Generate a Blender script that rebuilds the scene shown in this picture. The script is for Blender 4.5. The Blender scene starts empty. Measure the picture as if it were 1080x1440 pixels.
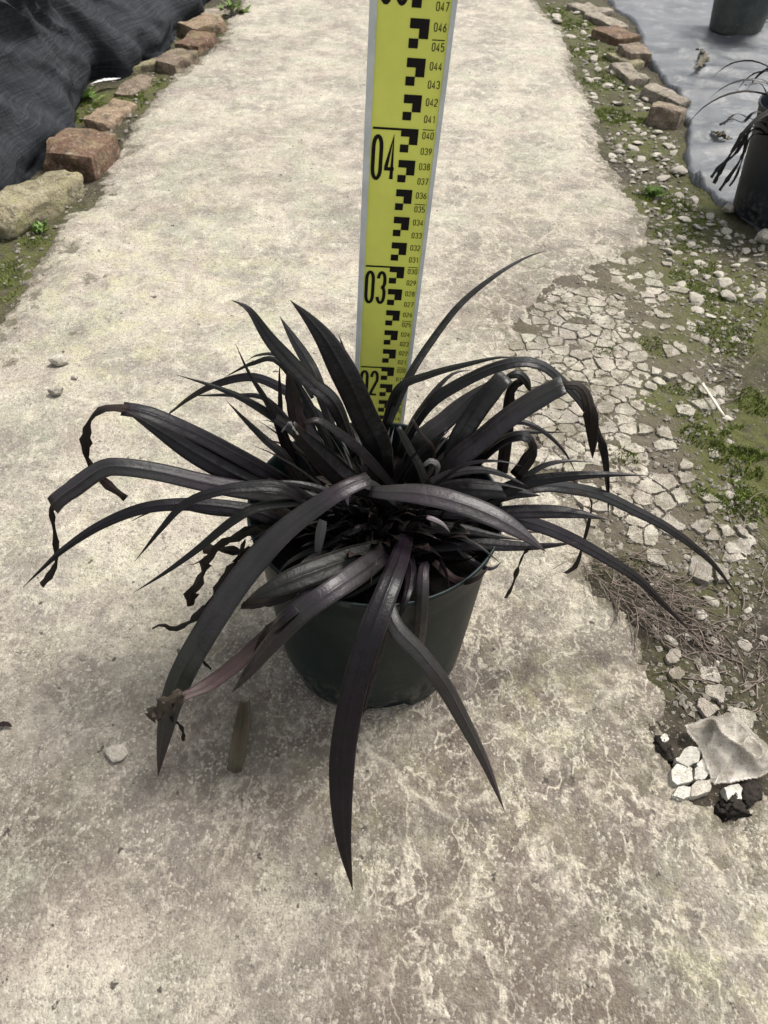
import bpy, bmesh, math, random
import numpy as np
from mathutils import Vector, Matrix

# ------------------------------------------------------------------ camera, sky, sun, exposure
SC = bpy.context.scene
COL = SC.collection
F_PX, PITCH, ROLL, H = 1050.0, math.radians(47), math.radians(2), 0.56496   # calibrated on the staff's centimetre marks
FW = Vector((0, math.cos(PITCH), -math.sin(PITCH)))
UP0 = Vector((0, math.sin(PITCH), math.cos(PITCH)))
RT0 = Vector((1, 0, 0))
RT = math.cos(ROLL) * RT0 + math.sin(ROLL) * UP0
UP = -math.sin(ROLL) * RT0 + math.cos(ROLL) * UP0
CAM = Vector((0, 0, H))
cd = bpy.data.cameras.new('camera')
cam = bpy.data.objects.new('camera', cd); COL.objects.link(cam)
cd.sensor_fit = 'VERTICAL'; cd.sensor_height = 36.0; cd.sensor_width = 27.0
cd.lens = 36.0 * F_PX / 1440.0
cd.clip_start = 0.01; cd.clip_end = 400
cd.dof.use_dof = True; cd.dof.focus_distance = 0.56; cd.dof.aperture_fstop = 24.0
M = Matrix((RT, UP, -FW)).transposed().to_4x4(); M.translation = CAM
cam.matrix_world = M
SC.camera = cam

SUN_EL, SUN_AZ = math.radians(62), math.radians(55)      # azimuth measured from +Y (ahead of the camera)
wd = bpy.data.worlds.new('World'); SC.world = wd; wd.use_nodes = True
wn = wd.node_tree.nodes; wl = wd.node_tree.links
bg = wn['Background']
sky = wn.new('ShaderNodeTexSky'); sky.sky_type = 'NISHITA'; sky.sun_disc = False
sky.sun_elevation = SUN_EL; sky.sun_rotation = SUN_AZ
sky.dust_density = 3.0; sky.ozone_density = 0.6
hs = wn.new('ShaderNodeHueSaturation'); hs.inputs['Saturation'].default_value = 0.22   # overcast: nearly white sky
wl.new(sky.outputs[0], hs.inputs['Color']); wl.new(hs.outputs[0], bg.inputs['Color'])
bg.inputs['Strength'].default_value = 0.11
sd = bpy.data.lights.new('sun', 'SUN'); sd.energy = 2.1; sd.angle = math.radians(15); sd.color = (1.0, 0.96, 0.9)
sun = bpy.data.objects.new('sun', sd); COL.objects.link(sun)
sdir = Vector((math.sin(SUN_AZ) * math.cos(SUN_EL), math.cos(SUN_AZ) * math.cos(SUN_EL), math.sin(SUN_EL)))
sun.rotation_euler = sdir.to_track_quat('Z', 'Y').to_euler(); sun.location = (0, 0, 3)
SC.view_settings.view_transform = 'Standard'; SC.view_settings.look = 'None'
SC.view_settings.gamma = 1.0; SC.view_settings.use_curve_mapping = False
SC.view_settings.exposure = 1.34

# ------------------------------------------------------------------ helpers
rng = random.Random(7)
def ray(px, py): return FW + RT * ((px - 540) / F_PX) + UP * ((720 - py) / F_PX)
def G(px, py, z=0.0):                       # pixel direction met with a horizontal plane
    d = ray(px, py); return CAM + d * ((z - CAM.z) / d.z)
def GY(px, py, y):                          # pixel direction met with an upright plane at depth y
    d = ray(px, py); return CAM + d * (y / d.y)
def proj(P):
    d = P - CAM; w = d.dot(FW); return (540 + F_PX * d.dot(RT) / w, 720 - F_PX * d.dot(UP) / w, w)

def tag(o, label=None, cat=None, group=None, kind=None):
    if label: o['label'] = label
    if cat: o['category'] = cat
    if group: o['group'] = group
    if kind: o['kind'] = kind
    return o
def empty(name, loc, rz=0.0):
    o = bpy.data.objects.new(name, None); o.location = loc; o.rotation_euler = (0, 0, rz)
    o.empty_display_size = 0.02; COL.objects.link(o); return o
def link(name, me, mat=None, parent=None, smooth=True):
    o = bpy.data.objects.new(name, me); COL.objects.link(o)
    if mat and not me.materials: me.materials.append(mat)
    if smooth and len(me.polygons): me.polygons.foreach_set('use_smooth', [True] * len(me.polygons))
    if parent: o.parent = parent
    return o
def mesh(name, verts, faces):
    me = bpy.data.meshes.new(name); me.from_pydata([tuple(v) for v in verts], [], faces); me.update(); return me
def grid_mesh(name, X, Y, Z):               # X, Y, Z: (rows, cols) arrays
    R, C = X.shape
    me = bpy.data.meshes.new(name)
    v = np.stack([X, Y, Z], -1).reshape(-1, 3).astype(np.float32)
    idx = np.arange(R * C).reshape(R, C)
    q = np.stack([idx[:-1, :-1], idx[:-1, 1:], idx[1:, 1:], idx[1:, :-1]], -1).reshape(-1, 4).astype(np.int32)
    me.vertices.add(len(v)); me.vertices.foreach_set('co', v.ravel())
    me.loops.add(q.size); me.loops.foreach_set('vertex_index', q.ravel())
    me.polygons.add(len(q)); me.polygons.foreach_set('loop_start', np.arange(0, q.size, 4, dtype=np.int32))
    me.polygons.foreach_set('use_smooth', np.ones(len(q), dtype=bool))
    me.update(calc_edges=True); me.validate(); return me
def set_col(me, name, arr):                 # arr (n,3)
    a = me.color_attributes.new(name, 'FLOAT_COLOR', 'POINT')
    b = np.ones((len(me.vertices), 4), np.float32); b[:, :3] = arr
    a.data.foreach_set('color', b.ravel())

# value noise, vectorised
def vnoise(x, y, seed=0):
    xi = np.floor(x).astype(np.int64); yi = np.floor(y).astype(np.int64)
    fx = x - xi; fy = y - yi
    fx = fx * fx * fx * (fx * (fx * 6 - 15) + 10); fy = fy * fy * fy * (fy * (fy * 6 - 15) + 10)
    def h(a, b):
        n = (a * 374761393 + b * 668265263 + seed * 982451653) & 0xFFFFFFFF
        n = ((n ^ (n >> 13)) * 1274126177) & 0xFFFFFFFF
        n = n ^ (n >> 16)
        return (n & 0xFFFF) / 65535.0
    a = h(xi, yi); b = h(xi + 1, yi); c = h(xi, yi + 1); d = h(xi + 1, yi + 1)
    return (a * (1 - fx) + b * fx) * (1 - fy) + (c * (1 - fx) + d * fx) * fy
def fbm(x, y, s, o=4, seed=0, gain=0.5):
    t = 0; a = 1; n = 0
    for k in range(o):
        t = t + a * (vnoise(x / s, y / s, seed + k * 17) - 0.5); n += a; a *= gain; s *= 0.5
    return t / n * 2
def poly_sd(X, Y, P):                       # signed distance, negative inside
    x = X.ravel(); y = Y.ravel(); d = np.full(x.shape, 1e9); ins = np.zeros(x.shape, bool)
    n = len(P)
    for i in range(n):
        ax, ay = P[i]; bx, by = P[(i + 1) % n]
        ex, ey = bx - ax, by - ay; L = ex * ex + ey * ey + 1e-12
        t = np.clip(((x - ax) * ex + (y - ay) * ey) / L, 0, 1)
        d = np.minimum(d, (x - ax - t * ex) ** 2 + (y - ay - t * ey) ** 2)
        cnd = (ay > y) != (by > y)
        with np.errstate(divide='ignore', invalid='ignore'):
            xi = ex * (y - ay) / (by - ay if by != ay else 1e-12) + ax
        ins ^= cnd & (x < xi)
    d = np.sqrt(d); d[ins] *= -1
    return d.reshape(X.shape)
def pxpoly(L, z=0.0): return [tuple(G(a, b, z)[:2]) for a, b in L]
def sstep(a, b, x):
    t = np.clip((x - a) / (b - a), 0, 1); return t * t * (3 - 2 * t)

# ------------------------------------------------------------------ node helpers
class NT:
    def __init__(s, name):
        s.m = bpy.data.materials.new(name); s.m.use_nodes = True
        s.n = s.m.node_tree.nodes; s.l = s.m.node_tree.links; s.b = s.n['Principled BSDF']
        s.out = s.n['Material Output']
    def node(s, t, **kw):
        n = s.n.new(t)
        for k, v in kw.items(): setattr(n, k, v)
        return n
    def set(s, n, **kw):
        for k, v in kw.items():
            i = n.inputs[k.replace('_', ' ')]
            if hasattr(v, 'links') or isinstance(v, bpy.types.NodeSocket): s.l.new(v, i)
            else: i.default_value = v
        return n
    def pos(s): return s.node('ShaderNodeNewGeometry').outputs['Position']
    def obj(s): return s.node('ShaderNodeTexCoord').outputs['Object']
    def noise(s, vec, scale, detail=4, rough=0.55, dist=0.0):
        n = s.node('ShaderNodeTexNoise'); s.set(n, Vector=vec, Scale=scale, Detail=detail, Roughness=rough, Distortion=dist); return n.outputs['Fac']
    def noisec(s, vec, scale, detail=2):
        n = s.node('ShaderNodeTexNoise'); s.set(n, Vector=vec, Scale=scale, Detail=detail); return n.outputs['Color']
    def ramp(s, fac, stops, interp='LINEAR'):
        r = s.node('ShaderNodeValToRGB'); s.l.new(fac, r.inputs[0]); r.color_ramp.interpolation = interp
        e = r.color_ramp.elements
        while len(e) < len(stops): e.new(0.5)
        for k, (p, c) in enumerate(stops):
            e[k].position = p; e[k].color = (c, c, c, 1) if isinstance(c, (int, float)) else (*c, 1)
        return r.outputs['Color']
    def mix(s, fac, a, b, mode='MIX'):
        m = s.node('ShaderNodeMix', data_type='RGBA', blend_type=mode)
        def put(v, i):
            if isinstance(v, bpy.types.NodeSocket): s.l.new(v, m.inputs[i])
            elif isinstance(v, (int, float)): m.inputs[i].default_value = v if i == 0 else (v, v, v, 1)
            else: m.inputs[i].default_value = (*v, 1)
        put(fac, 0); put(a, 6); put(b, 7); return m.outputs[2]
    def math(s, op, a, b=0.0, clamp=False):
        m = s.node('ShaderNodeMath', operation=op); m.use_clamp = clamp
        for k, v in ((0, a), (1, b)):
            if isinstance(v, bpy.types.NodeSocket): s.l.new(v, m.inputs[k])
            else: m.inputs[k].default_value = v
        return m.outputs[0]
    def voro(s, vec, scale, feature='DISTANCE_TO_EDGE', out='Distance', rnd=1.0):
        v = s.node('ShaderNodeTexVoronoi', feature=feature); s.set(v, Vector=vec, Scale=scale, Randomness=rnd); return v.outputs[out]
    def warp(s, vec, scale, amt):
        c = s.noisec(vec, scale)
        a = s.node('ShaderNodeVectorMath', operation='SUBTRACT'); s.l.new(c, a.inputs[0]); a.inputs[1].default_value = (.5, .5, .5)
        b = s.node('ShaderNodeVectorMath', operation='SCALE'); s.l.new(a.outputs[0], b.inputs[0]); b.inputs['Scale'].default_value = amt
        d = s.node('ShaderNodeVectorMath', operation='ADD'); s.l.new(vec, d.inputs[0]); s.l.new(b.outputs[0], d.inputs[1]); return d.outputs[0]
    def bump(s, h, strength=0.5, dist=0.002, prev=None):
        b = s.node('ShaderNodeBump'); s.set(b, Height=h, Strength=strength, Distance=dist)
        if prev is not None: s.l.new(prev, b.inputs['Normal'])
        return b.outputs[0]
    def fin(s, color, rough, normal=None, spec=0.5):
        s.set(s.b, Base_Color=color if isinstance(color, bpy.types.NodeSocket) else (*color, 1), Roughness=rough)
        s.b.inputs['Specular IOR Level'].default_value = spec
        if normal is not None: s.l.new(normal, s.b.inputs['Normal'])
        return s.m
def rgb(r, g, b):
    f = lambda c: (c / 255 / 12.92) if c / 255 <= 0.04045 else ((c / 255 + 0.055) / 1.055) ** 2.4
    return (f(r), f(g), f(b))

# ------------------------------------------------------------------ materials
def mat_concrete(piece=False):
    t = NT('weathered_concrete_piece' if piece else 'weathered_concrete'); p = t.pos()
    wp = t.warp(p, 11, 0.07)
    big = t.noise(wp, 7, 5, 0.66); mid = t.noise(wp, 40, 7, 0.78); sp = t.noise(p, 210, 4, 0.85)
    cream = (0.405, 0.372, 0.300); grey = (0.240, 0.217, 0.186)
    c = t.mix(t.ramp(big, [(0.43, 0), (0.56, 1)]), grey, cream)
    if not piece:
        at = t.node('ShaderNodeVertexColor', layer_name='mask')
        sx = t.node('ShaderNodeSeparateColor'); t.l.new(at.outputs['Color'], sx.inputs[0])
        stain_shade, vein, lich = sx.outputs[0], sx.outputs[1], sx.outputs[2]
    tn = t.noise(p, 13, 3, 0.5); tg = t.noise(t.warp(p, 5, .3), 10, 3, 0.5)
    c = t.mix(t.ramp(tn, [(0.52, 0), (0.64, 0.55)]), c, (0.39, 0.325, 0.275))
    c = t.mix(t.ramp(tg, [(0.53, 0), (0.64, 0.6)]), c, (0.285, 0.305, 0.225))
    c = t.mix(t.ramp(mid, [(0.36, 0.75), (0.47, 0)]), c, (0.185, 0.163, 0.136))
    c = t.mix(t.ramp(mid, [(0.52, 0), (0.62, 0.8)]), c, (0.52, 0.48, 0.385))
    ln = None
    if not piece:
        # brown staining, with soft shade on the near path put into the colour
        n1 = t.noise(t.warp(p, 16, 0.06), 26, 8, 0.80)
        sm = t.math('MULTIPLY', t.ramp(n1, [(0.34, 1.0), (0.52, 0.8), (0.66, 0.4)]), stain_shade, True)
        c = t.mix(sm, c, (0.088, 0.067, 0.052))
        # pale lime veins: wandering filaments of several widths
        def ridge(sc, det, wd, wsc, wam):
            st = t.node('ShaderNodeMapping'); t.l.new(t.warp(p, wsc, wam), st.inputs[0]); st.inputs['Rotation'].default_value = (0, 0, 0.35); st.inputs['Scale'].default_value = (1.0, 0.62, 1.0)
            n = t.noise(st.outputs[0], sc, det, 0.55); a_ = t.math('ABSOLUTE', t.math('SUBTRACT', n, 0.5))
            return t.ramp(a_, [(0.0, 1), (wd * .35, 0.9), (wd, 0.0)])
        l1 = ridge(13, 5, 0.014, 45, 0.02); l2 = ridge(31, 5, 0.017, 90, 0.010)
        d1 = t.voro(t.warp(t.warp(p, 9, 0.10), 70, 0.018), 12); l3 = t.ramp(d1, [(0.0, 1), (0.015, 0.7), (0.045, 0.1), (0.10, 0)])
        brk = t.ramp(t.noise(p, 17, 4), [(0.42, 0), (0.55, 1)])
        l2 = t.math('MULTIPLY', l2, brk); l3 = t.math('MULTIPLY', l3, t.ramp(t.noise(p, 24, 3), [(0.42, 0.1), (0.56, 1)]))
        ln = t.math('MAXIMUM', t.math('MAXIMUM', l1, l2), l3)
        ln = t.math('MULTIPLY', ln, t.ramp(t.noise(p, 130, 4, 0.8), [(0.36, 0.3), (0.56, 1)]))
        vm = t.math('MULTIPLY', t.math('MULTIPLY', ln, 0.92), vein, True)
        c = t.mix(vm, c, (0.43, 0.39, 0.31))
        # yellow-green lichen film
        lm = t.math('MULTIPLY', t.ramp(t.noise(p, 22, 7, 0.8), [(0.48, 0), (0.66, 0.65)]), lich, True)
        c = t.mix(lm, c, (0.43, 0.41, 0.235))
        # dirt lying in hollows and broken places
        a2 = t.node('ShaderNodeVertexColor', layer_name='dirt'); s2 = t.node('ShaderNodeSeparateColor'); t.l.new(a2.outputs['Color'], s2.inputs[0])
        dk = t.ramp(t.math('ADD', t.noise(t.warp(p, 40, 0.02), 55, 6, 0.75), s2.outputs[0]), [(0.78, 0), (0.86, 0.9)])
        cv = t.voro(t.warp(t.warp(p, 22, 0.03), 90, 0.008), 24); cl = t.ramp(cv, [(0.0, 1), (0.03, 0.8), (0.075, 0)])
        cl = t.math('MULTIPLY', t.math('MULTIPLY', cl, t.ramp(t.noise(p, 30, 4, .7), [(0.44, 0), (0.54, 1)])), s2.outputs[1], True)
        dk = t.math('MAXIMUM', dk, t.math('MULTIPLY', cl, 0.9))
        c = t.mix(dk, c, t.mix(sp, (0.05, 0.042, 0.026), (0.16, 0.14, 0.10)))
    # sand grains: every grain its own tone, some pale, some dark
    vc = t.node('ShaderNodeTexVoronoi', feature='F1'); t.set(vc, Vector=p, Scale=520.0); g1 = t.node('ShaderNodeSeparateColor'); t.l.new(vc.outputs['Color'], g1.inputs[0])
    pt = t.ramp(t.noise(p, 33, 5, 0.7), [(0.38, 0.15), (0.62, 1.0)])
    c = t.mix(t.math('MULTIPLY', t.ramp(g1.outputs[0], [(0.0, 0.42), (0.35, 0.0)]), t.ramp(t.noise(p, 21, 4, 0.7), [(0.36, 0.3), (0.6, 1.0)])), c, (0.095, 0.078, 0.062))
    c = t.mix(t.math('MULTIPLY', t.ramp(g1.outputs[1], [(0.72, 0.0), (0.98, 0.50)]), pt), c, (0.55, 0.51, 0.425))
    c = t.mix(t.ramp(sp, [(0.37, 0.7), (0.47, 0)]), c, (0.11, 0.094, 0.078))
    c = t.mix(t.ramp(t.noise(p, 75, 5, 0.75), [(0.58, 0), (0.68, 0.45)]), c, (0.48, 0.445, 0.365))
    c = t.mix(t.ramp(t.noise(p, 95, 3, 0.6), [(0.29, 0.95), (0.335, 0)]), c, (0.050, 0.042, 0.034))
    if piece:
        oi = t.node('ShaderNodeObjectInfo'); c = t.mix(t.math('MULTIPLY', oi.outputs['Random'], 0.45), c, (0.20, 0.175, 0.14))
        c = t.mix(t.ramp(t.noise(p, 28, 6, 0.75), [(0.46, 0), (0.60, 0.75)]), c, (0.12, 0.105, 0.070))
    h = t.math('ADD', t.math('MULTIPLY', sp, 0.0026), t.math('ADD', t.math('MULTIPLY', vc.outputs['Distance'], -0.0010), t.math('MULTIPLY', mid, 0.0030)))
    return t.fin(c, 0.88, t.bump(h, 1.0, 1.0), 0.3)
def mat_soil():
    t = NT('mossy_soil'); p = t.pos()
    n = t.noise(p, 70, 6, 0.7); f = t.noise(p, 300, 4, 0.7)
    c = t.mix(t.ramp(n, [(0.35, 0), (0.65, 1)]), (0.020, 0.016, 0.011), (0.066, 0.054, 0.039))
    c = t.mix(t.ramp(f, [(0.6, 0), (0.68, 1)]), c, (0.34, 0.31, 0.26))
    at = t.node('ShaderNodeVertexColor', layer_name='mask'); sx = t.node('ShaderNodeSeparateColor'); t.l.new(at.outputs['Color'], sx.inputs[0])
    c = t.mix(t.math('MULTIPLY', sx.outputs[1], 0.75), c, t.mix(n, (0.060, 0.049, 0.035), (0.155, 0.130, 0.098)))
    mm = t.math('MULTIPLY', t.ramp(t.noise(p, 60, 5, 0.7), [(0.34, 0), (0.50, 1)]), sx.outputs[0], True)
    c = t.mix(mm, c, t.mix(f, (0.030, 0.038, 0.008), (0.105, 0.105, 0.034)))
    nm = t.bump(f, 0.8, 0.004); nm = t.bump(n, 0.7, 0.006, nm)
    return t.fin(c, 0.92, nm, 0.25)
def mat_stone(name, a, b):
    t = NT(name); p = t.pos(); oi = t.node('ShaderNodeObjectInfo')
    n = t.noise(p, 120, 5, 0.7); f = t.noise(p, 500, 3, 0.7)
    c = t.mix(t.ramp(n, [(0.35, 0), (0.65, 1)]), a, b)
    c = t.mix(t.math('MULTIPLY', oi.outputs['Random'], 0.5), c, tuple(v * 0.55 for v in a))
    c = t.mix(t.ramp(f, [(0.35, 0.6), (0.5, 0)]), c, tuple(v * 0.4 for v in a))
    return t.fin(c, 0.85, t.bump(n, 0.6, 0.002, t.bump(f, 0.5, 0.0008)), 0.3)
def mat_brick(name, a, b, moss=0.4):
    t = NT(name); p = t.pos()
    n = t.noise(p, 45, 6, 0.7); f = t.noise(p, 260, 4, 0.75); m = t.noise(p, 25, 5, 0.65)
    c = t.mix(t.ramp(n, [(0.35, 0), (0.65, 1)]), a, b)
    c = t.mix(t.ramp(f, [(0.36, 0.7), (0.5, 0)]), c, tuple(v * 0.35 for v in a))
    c = t.mix(t.ramp(m, [(0.5, 0), (0.7, moss)]), c, (0.30, 0.285, 0.13))
    c = t.mix(t.ramp(t.noise(p, 33, 7, 0.8), [(0.50, 0), (0.62, 0.8)]), c, (0.06, 0.05, 0.036))
    c = t.mix(t.ramp(t.noise(p, 90, 5, 0.8), [(0.56, 0), (0.66, 0.55)]), c, (0.42, 0.38, 0.30))
    h = t.math('ADD', t.math('MULTIPLY', f, .004), t.math('MULTIPLY', n, .014))
    return t.fin(c, 0.9, t.bump(h, 1.0, 1.0), 0.25)
def mat_leaf(name, a, b, rough=0.42, spec=0.5, brown=None):
    t = NT(name); uv = t.node('ShaderNodeUVMap').outputs[0]; oi = t.node('ShaderNodeObjectInfo')
    sp = t.node('ShaderNodeSeparateXYZ'); t.l.new(uv, sp.inputs[0])
    cb = t.node('ShaderNodeCombineXYZ'); t.l.new(sp.outputs[0], cb.inputs[0]); t.l.new(sp.outputs[1], cb.inputs[1]); t.l.new(t.math('MULTIPLY', oi.outputs['Random'], 40.0), cb.inputs[2])
    mp = t.node('ShaderNodeMapping'); t.l.new(cb.outputs[0], mp.inputs[0]); mp.inputs['Scale'].default_value = (24, 0.9, 1)
    st = t.noise(mp.outputs[0], 1.0, 5, 0.65)
    p = t.pos(); n = t.noise(p, 32, 5, 0.65); f = t.noise(p, 330, 4, 0.75); pn = t.noise(p, 14, 3, 0.5)
    c = t.mix(t.ramp(n, [(0.35, 0), (0.65, 1)]), a, b)
    c = t.mix(t.math('MULTIPLY', t.ramp(st, [(0.48, 0), (0.66, 1)]), 0.4), c, tuple(v * 2.1 + 0.002 for v in b))
    if not brown:
        c = t.mix(t.ramp(pn, [(0.52, 0), (0.66, 0.42)]), c, (b[0] * 1.5, b[1] * 0.8, b[2] * 1.6))     # violet flush
        c = t.mix(t.ramp(pn, [(0.34, 0.5), (0.46, 0)]), c, (b[0] * 0.8, b[1] * 1.25, b[2] * 0.75))   # greenish
    c = t.mix(t.math('MULTIPLY', oi.outputs['Random'], 0.45), c, tuple(v * 0.5 for v in a))
    # dust specks, pale scars
    c = t.mix(t.ramp(f, [(0.62, 0), (0.74, 0.5)]), c, (0.030, 0.027, 0.025))
    c = t.mix(t.ramp(t.noise(p, 70, 5, 0.8), [(0.66, 0), (0.74, 0.5)]), c, (0.022, 0.016, 0.012))
    if brown: c = t.mix(t.ramp(t.noise(p, 22, 4, 0.6), [(0.5, 0), (0.68, 0.9)]), c, brown)
    # pale edge highlight painted along the margin, and withered tip
    ed = t.math('ABSOLUTE', t.math('SUBTRACT', sp.outputs[0], 0.5))
    c = t.mix(t.math('MULTIPLY', t.ramp(ed, [(0.455, 0), (0.49, 0.8)]), t.ramp(n, [(0.4, 0.2), (0.6, 1)])), c, (0.034, 0.028, 0.025))
    tip = t.math('MULTIPLY', t.ramp(sp.outputs[1], [(0.86, 0), (0.99, 0.85)]), t.ramp(n, [(0.3, 0.4), (0.6, 1)]))
    c = t.mix(tip, c, (0.016, 0.009, 0.006))
    rg = t.ramp(n, [(0.3, rough - 0.02), (0.7, rough + 0.14)])
    nm = t.bump(st, 0.16, 0.0008, t.bump(n, 0.45, 0.004))
    m = t.fin(c, 0.5, nm, spec); t.l.new(rg, t.b.inputs['Roughness']); return m
def mat_plain(name, col, rough=0.5, spec=0.5, var=0.25, scale=60, bump=0.15, metal=0.0, bd=0.001):
    t = NT(name); p = t.pos(); n = t.noise(p, scale, 5, 0.65)
    c = t.mix(t.ramp(n, [(0.35, 0), (0.68, 1)]), tuple(v * (1 - var) for v in col), tuple(min(1, v * (1 + var)) for v in col))
    m = t.fin(c, rough, t.bump(n, bump, bd), spec); t.b.inputs['Metallic'].default_value = metal; return m
def mat_pot(name, col, dust=0.25):
    t = NT(name); p = t.pos(); o = t.obj()
    n = t.noise(o, 28, 5, 0.65); mp = t.node('ShaderNodeMapping'); t.l.new(o, mp.inputs[0]); mp.inputs['Scale'].default_value = (90, 90, 9)
    s = t.noise(mp.outputs[0], 1, 4, 0.6)
    c = t.mix(t.ramp(n, [(0.35, 0), (0.7, 1)]), tuple(v * 0.75 for v in col), tuple(v * 1.3 for v in col))
    c = t.mix(t.ramp(t.noise(o, 40, 6, 0.75), [(0.52, 0), (0.75, dust)]), c, (0.06, 0.057, 0.05))
    c = t.mix(t.ramp(s, [(0.62, 0), (0.72, dust * 0.6)]), c, (0.2, 0.2, 0.19))
    sz = t.node('ShaderNodeSeparateXYZ'); t.l.new(o, sz.inputs[0])
    sl = t.math('MULTIPLY', t.ramp(sz.outputs[2], [(0.0, 1.0), (0.055, 0.0)]), t.ramp(t.noise(o, 110, 6, 0.8), [(0.48, 0), (0.60, 0.8)]))
    c = t.mix(sl, c, (0.10, 0.088, 0.070))
    m = t.fin(c, 0.45, t.bump(n, 0.2, 0.003, t.bump(s, 0.2, 0.0005)), 0.24); return m
def mat_net():
    t = NT('black_shade_net'); uv = t.node('ShaderNodeUVMap').outputs[0]
    mp = t.node('ShaderNodeMapping'); t.l.new(uv, mp.inputs[0])
    mp.inputs['Scale'].default_value = (9, 330, 1); mp2 = t.node('ShaderNodeMapping'); t.l.new(uv, mp2.inputs[0]); mp2.inputs['Scale'].default_value = (420, 16, 1)
    w_ = t.noise(mp.outputs[0], 1.0, 3, 0.6); w2_ = t.noise(mp2.outputs[0], 1.0, 2, 0.6)
    p = t.pos(); n = t.noise(p, 14, 5, 0.65); f = t.noise(p, 400, 2)
    c = t.mix(t.ramp(n, [(0.35, 0), (0.7, 1)]), (0.006, 0.0072, 0.0092), (0.020, 0.0225, 0.027))
    h = t.math('ADD', w_, t.math('MULTIPLY', w2_, 0.6))
    c = t.mix(t.ramp(h, [(0.74, 0), (1.0, 0.5)]), c, (0.052, 0.058, 0.067))
    c = t.mix(t.ramp(t.noise(p, 7, 5, 0.7), [(0.54, 0), (0.72, 0.45)]), c, (0.040, 0.042, 0.036))
    return t.fin(c, 0.8, t.bump(h, 0.5, 0.002, t.bump(t.noise(p, 60, 6, 0.8), 0.8, 0.008)), 0.2)
def mat_mat():
    t = NT('grey_ground_fabric'); p = t.pos()
    w1 = t.node('ShaderNodeTexWave', bands_direction='X'); t.set(w1, Vector=p, Scale=90.0, Distortion=0.4)
    w2 = t.node('ShaderNodeTexWave', bands_direction='Y'); t.set(w2, Vector=p, Scale=90.0, Distortion=0.4)
    h = t.math('MULTIPLY', w1.outputs['Fac'], w2.outputs['Fac'])
    n = t.noise(t.warp(p, 5, 0.2), 6, 7, 0.7); f = t.noise(p, 120, 4, 0.7); d = t.noise(t.warp(p, 9, 0.1), 16, 7, 0.75)
    c = t.mix(t.ramp(n, [(0.38, 0), (0.62, 1)]), (0.034, 0.038, 0.043), (0.085, 0.089, 0.095))
    c = t.mix(t.ramp(d, [(0.52, 0), (0.64, 0.7)]), c, (0.17, 0.17, 0.165))
    c = t.mix(t.ramp(d, [(0.34, 0.7), (0.45, 0)]), c, (0.045, 0.046, 0.045))
    c = t.mix(t.ramp(f, [(0.34, 0.6), (0.44, 0)]), c, (0.035, 0.036, 0.036))
    m = t.fin(c, 0.4, t.bump(h, 0.25, 0.0015, t.bump(d, 0.35, 0.004)), 0.4)
    t.l.new(t.ramp(n, [(0.35, 0.34), (0.65, 0.62)]), t.b.inputs['Roughness']); return m
def mat_film():
    t = NT('dirty_clear_plastic'); p = t.pos(); n = t.noise(p, 40, 6, 0.7); f = t.noise(p, 300, 3, 0.7)
    c = t.mix(t.ramp(n, [(0.35, 0), (0.7, 1)]), (0.28, 0.25, 0.205), (0.52, 0.48, 0.41))
    c = t.mix(t.ramp(t.noise(p, 26, 4, 0.6), [(0.6, 0), (0.72, 0.4)]), c, (0.26, 0.11, 0.10))
    c = t.mix(t.ramp(f, [(0.35, 0.5), (0.5, 0)]), c, (0.16, 0.13, 0.1))
    m = t.fin(c, 0.28, t.bump(n, 0.3, 0.003), 0.5)
    t.l.new(t.ramp(n, [(0.3, 0.20), (0.7, 0.66)]), t.b.inputs['Alpha'])
    return m

CONC = mat_concrete(); CONCP = mat_concrete(True); SOIL = mat_soil()
STONE = mat_stone('pale_stone', (0.25, 0.225, 0.185), (0.43, 0.395, 0.33))
GRAV = mat_stone('small_gravel', (0.10, 0.088, 0.070), (0.28, 0.255, 0.21))
WHITE = mat_stone('lime_white_stone', (0.33, 0.31, 0.265), (0.54, 0.52, 0.46))
BR_RED = mat_brick('red_brick', (0.125, 0.072, 0.047), (0.215, 0.135, 0.090), 0.4)
BR_TAN = mat_brick('lichened_brick', (0.22, 0.19, 0.115), (0.34, 0.30, 0.20), 0.8)
BR_ORG = mat_brick('orange_brick', (0.24, 0.165, 0.11), (0.33, 0.25, 0.17), 0.35)
BR_BRN = mat_brick('brown_brick', (0.16, 0.118, 0.085), (0.26, 0.205, 0.155), 0.35)
BR_GRY = mat_brick('greyed_tile', (0.225, 0.19, 0.15), (0.34, 0.295, 0.24), 0.35)
LEAF = mat_leaf('dark_purple_leaf', (0.0020, 0.0016, 0.0018), (0.0046, 0.0035, 0.0040), 0.34, 0.22)
LEAF_P = mat_leaf('violet_tinged_leaf', (0.0024, 0.0016, 0.0022), (0.0062, 0.0038, 0.0056), 0.34, 0.22)
LEAF_G = mat_leaf('grey_sheen_leaf', (0.0085, 0.0074, 0.0072), (0.0175, 0.0152, 0.0148), 0.36, 0.36)  # greyer blades; base lightened so sky sheen is partly in the colour
LEAF_O = mat_leaf('olive_black_leaf', (0.0022, 0.0025, 0.0016), (0.0050, 0.0052, 0.0035), 0.38, 0.2)
LEAF_B = mat_leaf('withered_brown_leaf', (0.005, 0.0032, 0.0023), (0.0135, 0.0088, 0.0062), 0.65, 0.2)
LEAF_R = mat_leaf('reddish_withered_leaf', (0.024, 0.014, 0.012), (0.055, 0.024, 0.023), 0.55, 0.4, (0.025, 0.018, 0.012))
LEAF_C = mat_leaf('crumpled_brown_leaf', (0.026, 0.020, 0.013), (0.060, 0.047, 0.033), 0.65, 0.25, (0.03, 0.02, 0.012))
LEAF_W = mat_leaf('pale_dry_leaf', (0.075, 0.072, 0.070), (0.13, 0.125, 0.12), 0.6, 0.4)
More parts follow.
